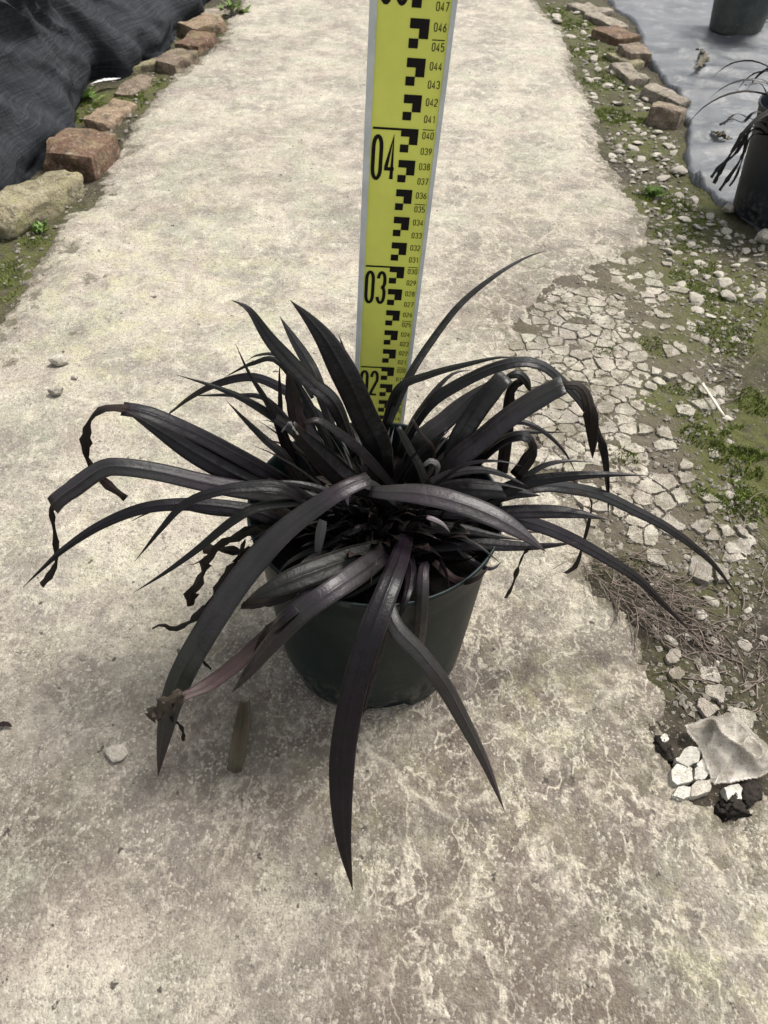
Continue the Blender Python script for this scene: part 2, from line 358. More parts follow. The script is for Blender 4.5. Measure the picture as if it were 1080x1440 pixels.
LEAF_K = mat_leaf('green_brown_leaf', (0.045, 0.042, 0.022), (0.090, 0.080, 0.046), 0.6, 0.3, (0.09, 0.06, 0.04))
POT = mat_pot('dark_green_pot_plastic', (0.0035, 0.0098, 0.0098))
POTB = mat_pot('blue_black_pot_plastic', (0.008, 0.010, 0.016))
POTG = mat_pot('grey_pot_plastic', (0.050, 0.057, 0.053), 0.5)
PSOIL = mat_plain('potting_soil', (0.004, 0.0032, 0.0027), 0.95, 0.1, 0.5, 150, 1.0, bd=0.004)
YEL = mat_plain('yellow_staff_face', (0.70, 0.73, 0.13), 0.42, 0.5, 0.07, 18, 0.05)
ALU = mat_plain('staff_rail', (0.54, 0.57, 0.56), 0.42, 0.5, 0.12, 50, 0.1)
INK = mat_plain('black_print', (0.008, 0.007, 0.0065), 0.6, 0.2, 0.2, 90, 0.05)
CLOD = mat_plain('wet_soil_clod', (0.022, 0.017, 0.013), 0.9, 0.25, 0.6, 220, 1.0, bd=0.004)
CRUMB = mat_stone('concrete_crumb', (0.40, 0.37, 0.30), (0.55, 0.515, 0.43))
NET = mat_net(); FAB = mat_mat(); FILM = mat_film()
MOSS = mat_plain('moss_green', (0.105, 0.135, 0.026), 0.85, 0.2, 0.55, 55, 0.2)
WEED = mat_plain('weed_leaf', (0.10, 0.16, 0.035), 0.6, 0.3, 0.4, 90, 0.2)
STRAW = mat_plain('dry_straw', (0.125, 0.098, 0.078), 0.8, 0.3, 0.5, 120, 0.3)
STRAWP = mat_plain('pale_straw', (0.55, 0.50, 0.40), 0.7, 0.3, 0.2, 120, 0.3)
PAPER = mat_plain('white_scrap', (0.46, 0.46, 0.45), 0.6, 0.4, 0.1, 60, 0.3)

# ------------------------------------------------------------------ the setting
PX_LEFT = [(0, 440), (35, 395), (80, 335), (78, 312), (138, 268), (148, 232), (174, 194), (200, 150), (233, 110), (270, 88), (300, 66), (333, 0)]
PX_RIGHT = [(755, 0), (790, 35), (800, 65), (806, 95), (826, 130), (840, 170), (850, 215), (885, 265), (910, 310), (915, 345),
            (870, 385), (800, 410), (752, 470), (742, 560), (762, 640), (800, 700), (850, 738), (872, 768), (812, 782), (822, 802), (862, 850), (905, 895),
            (915, 950), (925, 1000), (922, 1045), (945, 1095), (960, 1128), (1005, 1128), (1018, 1158), (1058, 1150), (1080, 1118)]
L = pxpoly(PX_LEFT); R = pxpoly(PX_RIGHT)
PATH = [(-0.56, -2.0)] + L + [(-0.47, 3.2), (-0.52, 14)] + [(0.42, 14), (0.40, 3.2)] + R + [(0.36, 0.24), (0.38, 0.10), (0.36, -0.4), (0.38, -2.0)]

def rows(y0, y1, d0, grow):
    ys = [y0]; 
    while ys[-1] < y1: ys.append(ys[-1] + max(d0, grow * max(0.1, ys[-1])))
    return np.array(ys)
ys = np.concatenate([np.arange(-1.9, 0.02, 0.02), rows(0.02, 13, 0.0022, 0.0042)])
xs = np.concatenate([np.linspace(-0.72, -0.5, 60, endpoint=False), np.linspace(-0.5, 0.5, 430), np.linspace(0.505, 0.6, 20)])
X, Y = np.meshgrid(xs, ys)
sdv = poly_sd(X, Y, PATH)
edge_n = fbm(X, Y, 0.09, 5, 3, 0.7) * 0.018 + fbm(X, Y, 0.030, 4, 4, 0.8) * 0.022 + fbm(X, Y, 0.012, 2, 5) * 0.004
e = sdv + edge_n * sstep(3.2, 0.9, np.abs(Y) * 0.5)
rel = fbm(X, Y, 0.30, 3, 11) * 0.0015 + fbm(X, Y, 0.05, 4, 21, 0.6) * 0.0016 + fbm(X, Y, 0.012, 2, 31) * 0.0006
Zc = rel - 0.020 * sstep(-0.004, 0.012, e) - 0.0045 * sstep(-0.05, 0.0, e)
pm = grid_mesh('path', X, Y, Zc)
# masks: brown staining plus painted near-ground shade, lime veins, lichen film
def blob(px, py, r, s=1.0):
    c = G(px, py); return s * np.exp(-(((X - c.x) ** 2 + (Y - c.y) ** 2) / (r * r)))
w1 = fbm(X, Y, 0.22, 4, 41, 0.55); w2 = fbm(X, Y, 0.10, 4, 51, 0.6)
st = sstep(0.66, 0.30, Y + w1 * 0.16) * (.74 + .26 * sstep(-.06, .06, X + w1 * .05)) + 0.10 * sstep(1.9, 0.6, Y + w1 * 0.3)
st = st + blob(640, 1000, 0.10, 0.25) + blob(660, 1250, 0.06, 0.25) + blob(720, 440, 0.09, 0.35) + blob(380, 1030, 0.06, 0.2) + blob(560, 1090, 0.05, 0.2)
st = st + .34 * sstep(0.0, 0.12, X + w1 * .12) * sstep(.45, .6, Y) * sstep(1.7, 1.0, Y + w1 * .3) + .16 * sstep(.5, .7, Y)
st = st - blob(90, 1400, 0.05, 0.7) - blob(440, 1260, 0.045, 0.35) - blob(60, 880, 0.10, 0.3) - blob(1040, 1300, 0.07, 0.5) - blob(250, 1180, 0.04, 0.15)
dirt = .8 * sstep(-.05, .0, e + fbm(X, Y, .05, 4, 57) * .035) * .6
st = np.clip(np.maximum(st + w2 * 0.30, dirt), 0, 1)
ve = sstep(-0.02, 0.09, X + w1 * 0.07) * sstep(0.62, 0.40, Y + w1 * 0.1) + 0.75 * sstep(0.02, 0.10, X + w1 * .06) * sstep(2.2, 0.9, Y) * sstep(0.5, 0.6, Y) + 0.38
ve = np.clip(ve * 1.25, 0, 1.3)
li = np.clip(0.25 + w1 * 0.8, 0, 1) * 0.6 + blob(330, 380, 0.25, 0.4) + blob(800, 980, 0.06, 0.6) + blob(1050, 1330, 0.06, 0.6) + blob(160, 420, 0.2, 0.6) + blob(760, 500, 0.1, 0.3)
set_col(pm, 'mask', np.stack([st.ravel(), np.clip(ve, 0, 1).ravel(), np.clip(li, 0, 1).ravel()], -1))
dsp = [(190, 292, .03, .30), (125, 392, .035, .36), (15, 505, .03, .36), (70, 515, .012, .25), (100, 470, .02, .28), (40, 420, .05, .32), (60, 345, .03, .25), (700, 430, .02, .18), (790, 95, .04, .25), (830, 180, .03, .3), (640, 460, .03, .12),
       (740, 400, .03, .25), (720, 520, .03, .15), (350, 850, .01, .22), (730, 620, .05, .12), (905, 870, .015, .3), (895, 960, .01, .25), (880, 240, .03, .2), (860, 300, .04, .15), (500, 1330, .02, .1)]
dm = sstep(-.06, .0, e + fbm(X, Y, .06, 4, 58, .7) * .04) * .37
for a_, b_, r_, s_ in dsp: dm = np.maximum(dm, blob(a_, b_, r_, s_))
ck = sstep(.16, .02, poly_sd(X, Y, pxpoly([(790, 395), (925, 330), (1000, 500), (1040, 800), (860, 760), (760, 660), (725, 560), (735, 460)])) + fbm(X, Y, .09, 4, 59) * .09)
set_col(pm, 'dirt', np.stack([dm.ravel(), ck.ravel(), dm.ravel()], -1))
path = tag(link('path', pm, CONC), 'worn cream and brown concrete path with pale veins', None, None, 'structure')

ZONE = pxpoly([(775, 395), (860, 362), (925, 335), (962, 415), (985, 500), (1010, 590), (1055, 670), (1075, 740), (1030, 810), (940, 800), (880, 775), (848, 742), (785, 706), (738, 645), (715, 560), (722, 462)])
CORE = pxpoly([(760, 390), (860, 355), (915, 335), (925, 420), (900, 470), (905, 560), (930, 640), (960, 740), (900, 790), (848, 742), (780, 710), (730, 645), (705, 560), (712, 455)])
ZONE2 = pxpoly([(912, 880), (950, 905), (1000, 925), (1050, 965), (1080, 1000), (1065, 1020), (985, 1015), (930, 1030), (922, 960)])
def soil_up(a, b): return .0044 * sstep(.02, -.01, poly_sd(a, b, ZONE)) + .003 * sstep(.02, -.01, poly_sd(a, b, ZONE2))
# mossy soil beside the path, both sides, as one sheet each; the far ground under all
def moss_mask(X, Y):
    m = np.zeros(X.shape)
    for px, py, r, s in MOSSP:
        c = G(px, py); m += s * np.exp(-(((X - c.x) ** 2 + (Y - c.y) ** 2) / (r * r)))
    return np.clip(m * 1.1 + .12 + fbm(X, Y, 0.12, 4, 61) * 0.5, 0, 1)
MOSSP = [(1060, 620, .05, 1), (1070, 560, .04, .8), (1050, 700, .04, .9), (985, 610, .03, .7), (1020, 470, .06, .8), (960, 330, .06, .8), (985, 300, .05, .6), (870, 160, .07, 1), (835, 70, .1, 1), (905, 160, .05, .7), (850, 490, .02, .9), (920, 560, .025, .8), (880, 640, .02, .6), (820, 40, .1, .8), (1010, 840, .03, .5), (1040, 640, .045, 1), (1015, 690, .04, .9), (960, 560, .05, .7), (930, 280, .07, 1), (900, 200, .08, .9), (860, 110, .10, .9), (800, 20, .14, .9), (1000, 390, .08, .9),
         (1050, 430, .08, .6), (930, 480, .04, .6), (945, 940, .03, .5), (885, 800, .03, .5), (30, 380, .10, .9), (60, 330, .05, .7), (110, 150, .08, 1), (215, 120, .09, .9), (290, 30, .15, .9),
         (185, 140, .06, .7), (1060, 960, .04, .3), (1000, 250, .1, .4)]
def soil_sheet(name, x0, x1, nx, label):
    ysl = np.concatenate([np.arange(-1.8, 0.1, 0.04), rows(0.1, 12, 0.0030, 0.0055)])
    xsl = np.linspace(x0, x1, nx); Xs, Ys = np.meshgrid(xsl, ysl)
    z = soil_up(Xs, Ys) - 0.0085 + fbm(Xs, Ys, 0.25, 3, 71) * 0.004 + fbm(Xs, Ys, 0.035, 4, 81, 0.65) * 0.0045 + np.abs(fbm(Xs, Ys, 0.010, 2, 91)) * 0.0022
    me = grid_mesh(name, Xs, Ys, z); mk = moss_mask(Xs, Ys)
    zn = sstep(.03, -.02, poly_sd(Xs, Ys, ZONE) + fbm(Xs, Ys, .05, 3, 63) * .02); set_col(me, 'mask', np.stack([mk.ravel(), zn.ravel(), mk.ravel()], -1))
    return tag(link(name, me, SOIL), label, None, None, 'structure')
soil_r = soil_sheet('soil_verge', 0.08, 1.1, 330, 'dark mossy soil strip with stones beside the concrete path')
soil_l = soil_sheet('soil_verge', -1.1, -0.40, 150, 'mossy soil strip under the dark shade net')
def soil_zv(a, b): return soil_up(a, b) - 0.0085 + fbm(a, b, 0.25, 3, 71) * 0.004 + fbm(a, b, 0.035, 4, 81, 0.65) * 0.0045 + np.abs(fbm(a, b, 0.010, 2, 91)) * 0.0022
def soil_z(x, y): return float(soil_zv(np.array([x]), np.array([y]))[0])
gx, gy = np.meshgrid(np.linspace(-150, 150, 40), np.linspace(-150, 150, 40))
gm = grid_mesh('ground', gx, gy, np.full(gx.shape, -0.04)); set_col(gm, 'mask', np.full((len(gm.vertices), 3), 0.5))
tag(link('ground', gm, SOIL), 'bare mossy soil of the nursery', None, None, 'structure')

# woven ground fabric on the right
FABL = pxpoly([(1080, 322), (1040, 293), (1003, 280), (975, 240), (970, 190), (966, 142), (915, 80), (905, 48), (862, 0)])
FABP = [(2.2, 1.05)] + FABL + [(0.62, 3.4), (0.66, 12), (3.5, 12), (3.5, 1.0)]
xf = np.linspace(0.40, 1.75, 300); yf = rows(0.95, 9, 0.006, 0.006); Xf, Yf = np.meshgrid(xf, yf)
ef = poly_sd(Xf, Yf, FABP) + fbm(Xf, Yf, 0.12, 4, 101) * 0.02
wr = np.zeros(Xf.shape)
for k in range(60):      # long low wrinkles
    c = rng.uniform(0.5, 1.7), rng.uniform(1.1, 3.2); a = rng.uniform(-0.5, 0.35); Lw = rng.uniform(0.12, 0.45); ww = rng.uniform(0.008, 0.022); hgt = rng.uniform(0.003, 0.012)
    dx, dy = Xf - c[0], Yf - c[1]; u = dx * math.cos(a) + dy * math.sin(a); v = -dx * math.sin(a) + dy * math.cos(a) + 0.06 * u * u
    wr += hgt * np.exp(-(u / Lw) ** 2 - (v / ww) ** 2)
def fab_z0(x, y): return -0.002 + fbm(x, y, 0.30, 3, 111) * 0.005
Zf = fab_z0(Xf, Yf) + wr + fbm(Xf, Yf, 0.05, 3, 115) * 0.0015 - 0.03 * sstep(-0.001, 0.007, ef)
tag(link('ground_fabric', grid_mesh('ground_fabric', Xf, Yf, Zf), FAB), 'wrinkled grey woven weed fabric laid on the ground', None, None, 'structure')

# ------------------------------------------------------------------ solid shapes
def rough_block(name, sx, sy, sz, mat, seed, r=0.006, amp=0.0025, n=(10, 6, 4), parent=None):
    nx, ny, nz = n; bm = bmesh.new(); bmesh.ops.create_cube(bm, size=1)
    es = [e for e in bm.edges]
    bmesh.ops.subdivide_edges(bm, edges=es, cuts=8, use_grid_fill=True)
    me = bpy.data.meshes.new(name); bm.to_mesh(me); bm.free()
    co = np.empty(len(me.vertices) * 3, np.float32); me.vertices.foreach_get('co', co); co = co.reshape(-1, 3) * np.array([sx, sy, sz]) 
    half = np.array([sx, sy, sz]) / 2; inner = np.clip(co, -(half - r), half - r); d = co - inner; ln = np.linalg.norm(d, axis=1, keepdims=True)
    nrm = np.where(ln > 1e-9, d / np.maximum(ln, 1e-9), 0); co = inner + nrm * np.minimum(ln, r)
    nz_ = fbm(co[:, 0] + seed * 3.1 + co[:, 2] * 0.7, co[:, 1] + seed * 1.7 - co[:, 2] * 1.3, 0.05, 3, seed); n2 = fbm(co[:, 0] + seed + co[:, 2], co[:, 1] - co[:, 2], 0.015, 2, seed + 5)
    out = co / (half + 1e-6); out = out / np.maximum(np.linalg.norm(out, axis=1, keepdims=True), 1e-6)
    co = co + out * (nz_[:, None] * amp * 2 + n2[:, None] * amp * 0.8)
    # a chipped corner
    rr = np.random.RandomState(seed); k = rr.choice([-1, 1], 3) * half; dd = np.linalg.norm(co - k, axis=1); m = np.clip(1 - dd / (sy * 0.4), 0, 1)
    co -= (k / np.linalg.norm(k)) * (m ** 1.2)[:, None] * sy * 0.14
    co[:, 2] += sz / 2
    me.vertices.foreach_set('co', co.astype(np.float32).ravel()); me.update()
    o = link(name, me, mat, parent); me.set_sharp_from_angle(angle=math.radians(38)); return o
def stone_mesh(name, seed, flat=0.6, sub=2, jag=0.22):
    bm = bmesh.new(); bmesh.ops.create_icosphere(bm, subdivisions=sub, radius=1)
    rr = random.Random(seed); pl = [(Vector((rr.gauss(0, 1), rr.gauss(0, 1), rr.gauss(0, .7))).normalized(), rr.uniform(0.55, 0.9)) for _ in range(9)]
    for v in bm.verts:
        for nrm, d in pl:
            k = v.co.dot(nrm) - d
            if k > 0: v.co -= nrm * k
        v.co += Vector((rr.gauss(0, 1), rr.gauss(0, 1), rr.gauss(0, 1))) * jag * 0.12
        v.co.z *= flat
    zmin = min(v.co.z for v in bm.verts)
    for v in bm.verts: v.co.z -= zmin
    me = bpy.data.meshes.new(name); bm.to_mesh(me); bm.free(); return me
STM = [stone_mesh('stone', 100 + k, 0.45 + 0.05 * (k % 5), 2) for k in range(10)]
def place_stone(name, px, py, r, mat, rz=None, z=0.0, sink=0.25, k=None, sxy=(1, 0.75), parent=None):
    me = STM[rng.randrange(len(STM)) if k is None else k].copy(); c = G(px, py, z)
    o = link(name, me, mat, parent, smooth=False); o.location = (c.x, c.y, z - sink * r * 0.3); o.rotation_euler = (0, 0, rng.uniform(0, 6.28) if rz is None else rz)
    o.scale = (r * sxy[0], r * sxy[1], r); return o

# ------------------------------------------------------------------ crazed concrete pieces at the broken edge of the path
def voronoi_cells(seeds, poly_in, nb=18):
    S = np.array(seeds); out = []
    for i, s in enumerate(S):
        d = np.hypot(*(S - s).T); order = np.argsort(d)[1:nb + 1]
        r = 0.045; cell = [(s[0] + r * math.cos(a), s[1] + r * math.sin(a)) for a in np.linspace(0, 2 * math.pi, 14, endpoint=False)]
        for j in order:
            mx, my = (s + S[j]) / 2; nx, ny = S[j] - s
            new = []
            for k in range(len(cell)):
                A, B = cell[k], cell[(k + 1) % len(cell)]
                da = (A[0] - mx) * nx + (A[1] - my) * ny; db = (B[0] - mx) * nx + (B[1] - my) * ny
                if da <= 0: new.append(A)
                if (da < 0) != (db < 0) and da != db:
                    t = da / (da - db); new.append((A[0] + (B[0] - A[0]) * t, A[1] + (B[1] - A[1]) * t))
            cell = new
            if len(cell) < 3: break
        out.append(cell)
    return out
def inside(p, P):
    x, y = p; r = False; j = len(P) - 1
    for i in range(len(P)):
        if (P[i][1] > y) != (P[j][1] > y) and x < (P[j][0] - P[i][0]) * (y - P[i][1]) / (P[j][1] - P[i][1]) + P[i][0]: r = not r
        j = i
    return r
def slab(name, cell, c, shrink, h, seed, mat, parent, z0=-0.012, tilt=0.012):
    rr = random.Random(seed); P = [Vector((x - c[0], y - c[1])) for x, y in cell]
    ctr = sum(P, Vector((0, 0))) / len(P)
    Q = []
    for k in range(len(P)):                     # shrink towards the middle, then round and roughen the outline
        v = P[k] - ctr; l = max(v.length, 1e-6); Q.append(ctr + v * max(0.25, (l - shrink) / l))
    for it in range(2):
        N = []
        for k in range(len(Q)):
            a, b = Q[k], Q[(k + 1) % len(Q)]; cc = 0.86 if it == 0 else 0.80; N += [a * cc + b * (1 - cc), a * (1 - cc) + b * cc]
        Q = N
        if len(Q) > 26: break
    sz = max(v.length for v in Q)
    Q = [v + Vector((rr.gauss(0, 1), rr.gauss(0, 1))) * sz * 0.05 for v in Q]
    ctr = sum(Q, Vector((0, 0))) / len(Q)
    n = len(Q); tx, ty = rr.gauss(0, tilt), rr.gauss(0, tilt)
    V = []
    for f, zz in ((1.0, z0), (1.01, h - 0.0010), (0.975, h - 0.0001), (0.55, h + rr.uniform(-0.0003, 0.0004))):
        for v in Q:
            q = ctr + (v - ctr) * f; V.append((q.x, q.y, zz + q.x * tx + q.y * ty + (rr.gauss(0, 0.0004) if zz > 0 else 0)))
    V.append((ctr.x, ctr.y, h + rr.uniform(-0.0003, 0.0005)))
    Fc = []
    for r_ in range(3):
        for k in range(n): Fc.append((r_ * n + k, r_ * n + (k + 1) % n, (r_ + 1) * n + (k + 1) % n, (r_ + 1) * n + k))
    for k in range(n): Fc.append((3 * n + k, 3 * n + (k + 1) % n, 4 * n))
    me = mesh(name, V, Fc); o = link(name, me, mat, parent); me.set_sharp_from_angle(angle=math.radians(32)); o.location = (c[0], c[1], 0); return o
seeds = []
rs = random.Random(21)
xa = [p[0] for p in ZONE + ZONE2]; ya = [p[1] for p in ZONE + ZONE2]
for dmin, tr_ in ((.046, 260), (.030, 700), (.019, 700), (.011, 900)):
    for k in range(tr_):
        p = (rs.uniform(min(xa) - .03, max(xa) + .03), rs.uniform(min(ya) - .03, max(ya) + .03))
        if all(math.hypot(p[0] - q[0], p[1] - q[1]) > dmin for q in seeds): seeds.append(p)
cells = voronoi_cells(seeds, None)
npc = 0
for i, (s, c) in enumerate(zip(seeds, cells)):
    if len(c) < 3: continue
    inz = inside(s, ZONE); inz2 = inside(s, ZONE2)
    if not (inz or inz2): continue
    core = poly_sd(np.array([s[0]]), np.array([s[1]]), CORE)[0]
    drop = 0.03 if core < -0.02 else 0.16 if core < 0 else 0.38
    if inz2: drop = 0.45
    nz = float(fbm(np.array([s[0]]), np.array([s[1]]), .07, 3, 401)[0])
    if rs.random() < drop + max(0, nz * (.5 if core < -.02 else 1.3)): continue
    gap = rs.uniform(0.0003, 0.0016) if core < -0.03 else rs.uniform(0.0008, 0.0022) if core < 0 else rs.uniform(0.0018, 0.0048)
    slab('concrete_fragment', c, s, gap, rs.uniform(-0.0022, -0.0004), i, CONCP, path); npc += 1

# ------------------------------------------------------------------ loose pale stones on the soil (pieces of the verge) and fine gravel
VERGE = pxpoly([(760, 0), (800, 60), (800, 100), (845, 150), (860, 220), (910, 300), (930, 350), (965, 420), (990, 510), (1015, 600), (1060, 680), (1080, 760), (1080, 1000), (1000, 930), (920, 880), (860, 800), (960, 790),
                (1010, 690), (1080, 400), (1080, 345), (1030, 310), (990, 290), (960, 250), (955, 190), (905, 130), (880, 90), (830, 40), (810, 0)])
vx = [p[0] for p in VERGE]; vy = [p[1] for p in VERGE]
cnt = 0; tr = 0; rs = random.Random(5); placed = []
while cnt < 250 and tr < 30000:
    tr += 1
    px, py = rs.uniform(760, 1080), 1000 * rs.random() ** 1.25
    g = G(px, py); 
    if not inside((g.x, g.y), VERGE): continue
    if (py > 430 and rs.random() < .72) or (py < 240 and rs.random() < .55) or (py > 760 and rs.random() < .6): continue
    r = rs.choice([0.005, 0.006, 0.008, 0.011]) * (1.35 if py < 420 else 1.0) * (1.25 if py < 250 else 1)
    if any((g.x - a) ** 2 + (g.y - b) ** 2 < (r + c) ** 2 * 0.8 for a, b, c in placed): continue
    placed.append((g.x, g.y, r))
    o = link('stone', STM[rs.randrange(10)] if cnt > 9 else STM[cnt], STONE, soil_r, smooth=False)
    o.location = (g.x, g.y, soil_z(g.x, g.y) - 0.0025); o.rotation_euler = (rs.gauss(0, .2), rs.gauss(0, .2), rs.uniform(0, 6.3)); o.scale = (r, r * rs.uniform(.55, .95), r * rs.uniform(.35, .7)); cnt += 1
# fine gravel: joined, nobody could count it
GV, GF = [], []; octv = [(1, 0, 0), (-1, 0, 0), (0, 1, 0), (0, -1, 0), (0, 0, 1), (0, 0, -1)]; octf = [(0, 2, 4), (2, 1, 4), (1, 3, 4), (3, 0, 4), (2, 0, 5), (1, 2, 5), (3, 1, 5), (0, 3, 5)]
LEFTV = pxpoly([(0, 430), (75, 350), (80, 320), (150, 240), (205, 150), (300, 60), (320, 0), (280, 0), (230, 70), (110, 120), (60, 240), (0, 300)])
n = 0; tr = 0
while n < 3000 and tr < 40000:
    tr += 1
    if rs.random() < 0.86: px, py, V_ = rs.uniform(750, 1080), rs.uniform(0, 1130), VERGE
    else: px, py, V_ = rs.uniform(0, 320), rs.uniform(0, 430), LEFTV
    g = G(px, py)
    if V_ is VERGE and py > 800 and rs.random() < .7: continue
    if V_ is LEFTV and not inside((g.x, g.y), V_): continue
    if V_ is VERGE and not (inside((g.x, g.y), VERGE) or (inside((g.x, g.y), ZONE) and rs.random() < .5) or inside((g.x, g.y), ZONE2)): continue
    r = rs.uniform(0.0014, 0.0042) * (1.5 if py < 350 else 1); b = len(GV); z = soil_z(g.x, g.y); a = rs.uniform(0, 6.28)
    for v in octv:
        q = Vector(v) * r * rs.uniform(.6, 1.2); q.z *= .6; q.rotate(Matrix.Rotation(a, 3, 'Z')); GV.append((g.x + q.x, g.y + q.y, z + r * .25 + q.z))
    GF += [tuple(b + k for k in f) for f in octf]; n += 1
tag(link('gravel', mesh('gravel', GV, GF), GRAV, smooth=False), 'fine pale gravel strewn over the dark soil verges', 'gravel', None, 'stuff')
# loose sand grains and crumbs on the concrete
QV, QF = [], []; n = 0
while n < 2600:
    x, y = rs.uniform(-.5, .32), rs.random() ** 1.6 * 1.5 + .06
    if not inside((x, y), PATH): continue
    r = rs.uniform(.0004, .0011) if rs.random() < .93 else rs.uniform(.0012, .0024); b = len(QV); n += 1
    z = float((fbm(np.array([x]), np.array([y]), 0.30, 3, 11) * 0.0015 + fbm(np.array([x]), np.array([y]), 0.05, 4, 21, 0.6) * 0.0016)[0])
    for v in octv: q = Vector(v) * r * rs.uniform(.6, 1.3); QV.append((x + q.x, y + q.y, z + r * .3 + q.z * .7))
    QF += [tuple(b + k for k in f) for f in octf]
tag(link('grit', mesh('grit', QV, QF), STONE, smooth=False), 'loose pale grit scattered over the concrete path', 'grit', None, 'stuff')
# moss and weed tufts
MV, MF = [], []; rn = np.random.RandomState(4)
for px, py, rad, s_ in MOSSP:
    c = G(px, py); m = int(1500 * s_ * (rad / 0.06)); a = rn.uniform(0, 6.28, m); d = rad * .75 * np.sqrt(rn.rand(m)); x = c.x + d * np.cos(a); y = c.y + d * np.sin(a)
    ok = (fbm(x, y, .04, 3, 7) > -.02) & (poly_sd(x, y, PATH) > .006); x, y = x[ok], y[ok]; z = soil_zv(x, y)
    for x, y, z in zip(x, y, z):
        h = rs.uniform(0.0015, 0.0065) * s_; w = rs.uniform(0.0005, 0.0011); t = rs.uniform(0, 6.28); b = len(MV); lx, ly = rs.gauss(0, .6) * h, rs.gauss(0, .6) * h
        MV += [(x - w * math.cos(t), y - w * math.sin(t), z - .001), (x + w * math.cos(t), y + w * math.sin(t), z - .001), (x + w * .6 * math.cos(t) + lx * .6, y + w * .6 * math.sin(t) + ly * .6, z + h * .7), (x + lx, y + ly, z + h)]
        MF += [(b, b + 1, b + 2), (b, b + 2, b + 3)]
tag(link('moss', mesh('moss', MV, MF), MOSS), 'low green moss growing on the soil beside the path', 'moss', None, 'stuff')

# ------------------------------------------------------------------ staff
BASE = Vector((-0.01461, 0.53755, 0.0)); AX = Vector((0.043, -0.161, 1)).normalized()
WV = Vector((math.cos(0.028), math.sin(0.028), 0)); WV = (WV - AX * WV.dot(AX)).normalized(); NV = WV.cross(AX).normalized()   # NV points to the camera
if NV.y > 0: NV = -NV
staff = empty('levelling_staff', BASE)
tag(staff, 'yellow graduated levelling staff with black numerals standing behind the plant', 'staff')
def SP(u, t, n): return WV * (u * 0.01) + AX * (t * 0.01) + NV * n
def sbox(name, u0, u1, t0, t1, n0, n1, mat, bev=0.0):
    V = [SP(u, t, n) for n in (n0, n1) for t in (t0, t1) for u in (u0, u1)]
    me = mesh(name, V, [(0, 2, 3, 1), (4, 5, 7, 6), (0, 1, 5, 4), (2, 6, 7, 3), (0, 4, 6, 2), (1, 3, 7, 5)])
    bm = bmesh.new(); bm.from_mesh(me); bmesh.ops.recalc_face_normals(bm, faces=bm.faces)
    if bev: bmesh.ops.bevel(bm, geom=bm.edges[:], offset=bev, segments=2, affect='EDGES', profile=0.6)
    bm.to_mesh(me); bm.free(); return link(name, me, mat, staff, smooth=False)
TOP = 100
sbox('side_rail', -2.20, -1.80, 0.0, TOP, -0.022, 0.0012, ALU, 0.0006)
sbox('side_rail', 2.10, 2.40, 0.0, TOP, -0.022, 0.0012, ALU, 0.0006)
sbox('face_plate', -1.80, 2.10, 0.02, TOP - .02, -0.0205, -0.0002, YEL)
sbox('end_cap', -2.24, 2.44, -0.25, 0.9, -0.0225, 0.0018, INK, 0.0004)
NP = 0.0001
def flat(name, quads):
    V, Fc = [], []
    for q in quads:
        b = len(V); V += [SP(u, t, NP) for u, t in q]; Fc.append(tuple(range(b, b + len(q))))
    me = mesh(name, V, Fc); bm = bmesh.new(); bm.from_mesh(me)
    for f in bm.faces:
        f.normal_update()
        if f.normal.dot(NV) < 0: f.normal_flip()
    bm.to_mesh(me); bm.free(); return link(name, me, INK, staff, smooth=False)
def rect(u0, u1, t0, t1): return [(u0, t0), (u1, t0), (u1, t1), (u0, t1)]
cw = 0.52; uR = 1.05; uM = uR - cw; uL = uR - 2 * cw
for t in range(4, 62, 2):
    q = [rect(uL, uR, t - .5, t), rect(uM, uR, t - 1.0, t - .5), rect(uL, uM, t - 1.5, t - 1.0)]
    if t % 10 == 0: q.append(rect(-1.70, uL, t - .14, t))
    flat('graduation_mark', q)
# numerals drawn with strokes (unit box 0..1 x 0..1)
def arc(cx, cy, rx, ry, a0, a1, n=9): return [(cx + rx * math.cos(math.radians(a0 + (a1 - a0) * k / n)), cy + ry * math.sin(math.radians(a0 + (a1 - a0) * k / n))) for k in range(n + 1)]
q_ = 0.24
DIG = {'0': [arc(.5, 1 - q_, .5, q_, 180, 0) + arc(.5, q_, .5, q_, 0, -180) + [(0, 1 - q_)]],
       '1': [[(.2, .80), (.6, 1), (.6, 0)]],
       '2': [arc(.5, 1 - q_, .5, q_, 180, 0) + [(.98, .62), (.03, .10), (.0, .0), (1, 0)]],
       '3': [arc(.5, 1 - q_, .5, q_, 170, 0) + [(1, .64), (.82, .53), (.5, .52)], [(.5, .52), (.84, .50), (1, .38)] + arc(.5, q_, .5, q_, 0, -170)],
       '4': [[(.74, 0), (.74, 1), (0, .30), (0, .25), (1.02, .25)]],
       '5': [[(.95, 1), (.08, 1), (.04, .54), (.5, .64), (.86, .58), (1, .40)] + arc(.5, q_, .5, q_, 0, -165)],
       '6': [[(.85, 1), (.25, .62), (0, .34)] + arc(.5, .28, .5, .28, 180, 540, 18)],
       '7': [[(0, 1), (1, 1), (.35, 0)]],
       '8': [arc(.5, .76, .42, .24, -90, 270, 18), arc(.5, .27, .5, .27, -90, 270, 18)],
       '9': [[(.15, 0), (.75, .38), (1, .66)] + arc(.5, .72, .5, .28, 0, 360, 18)]}
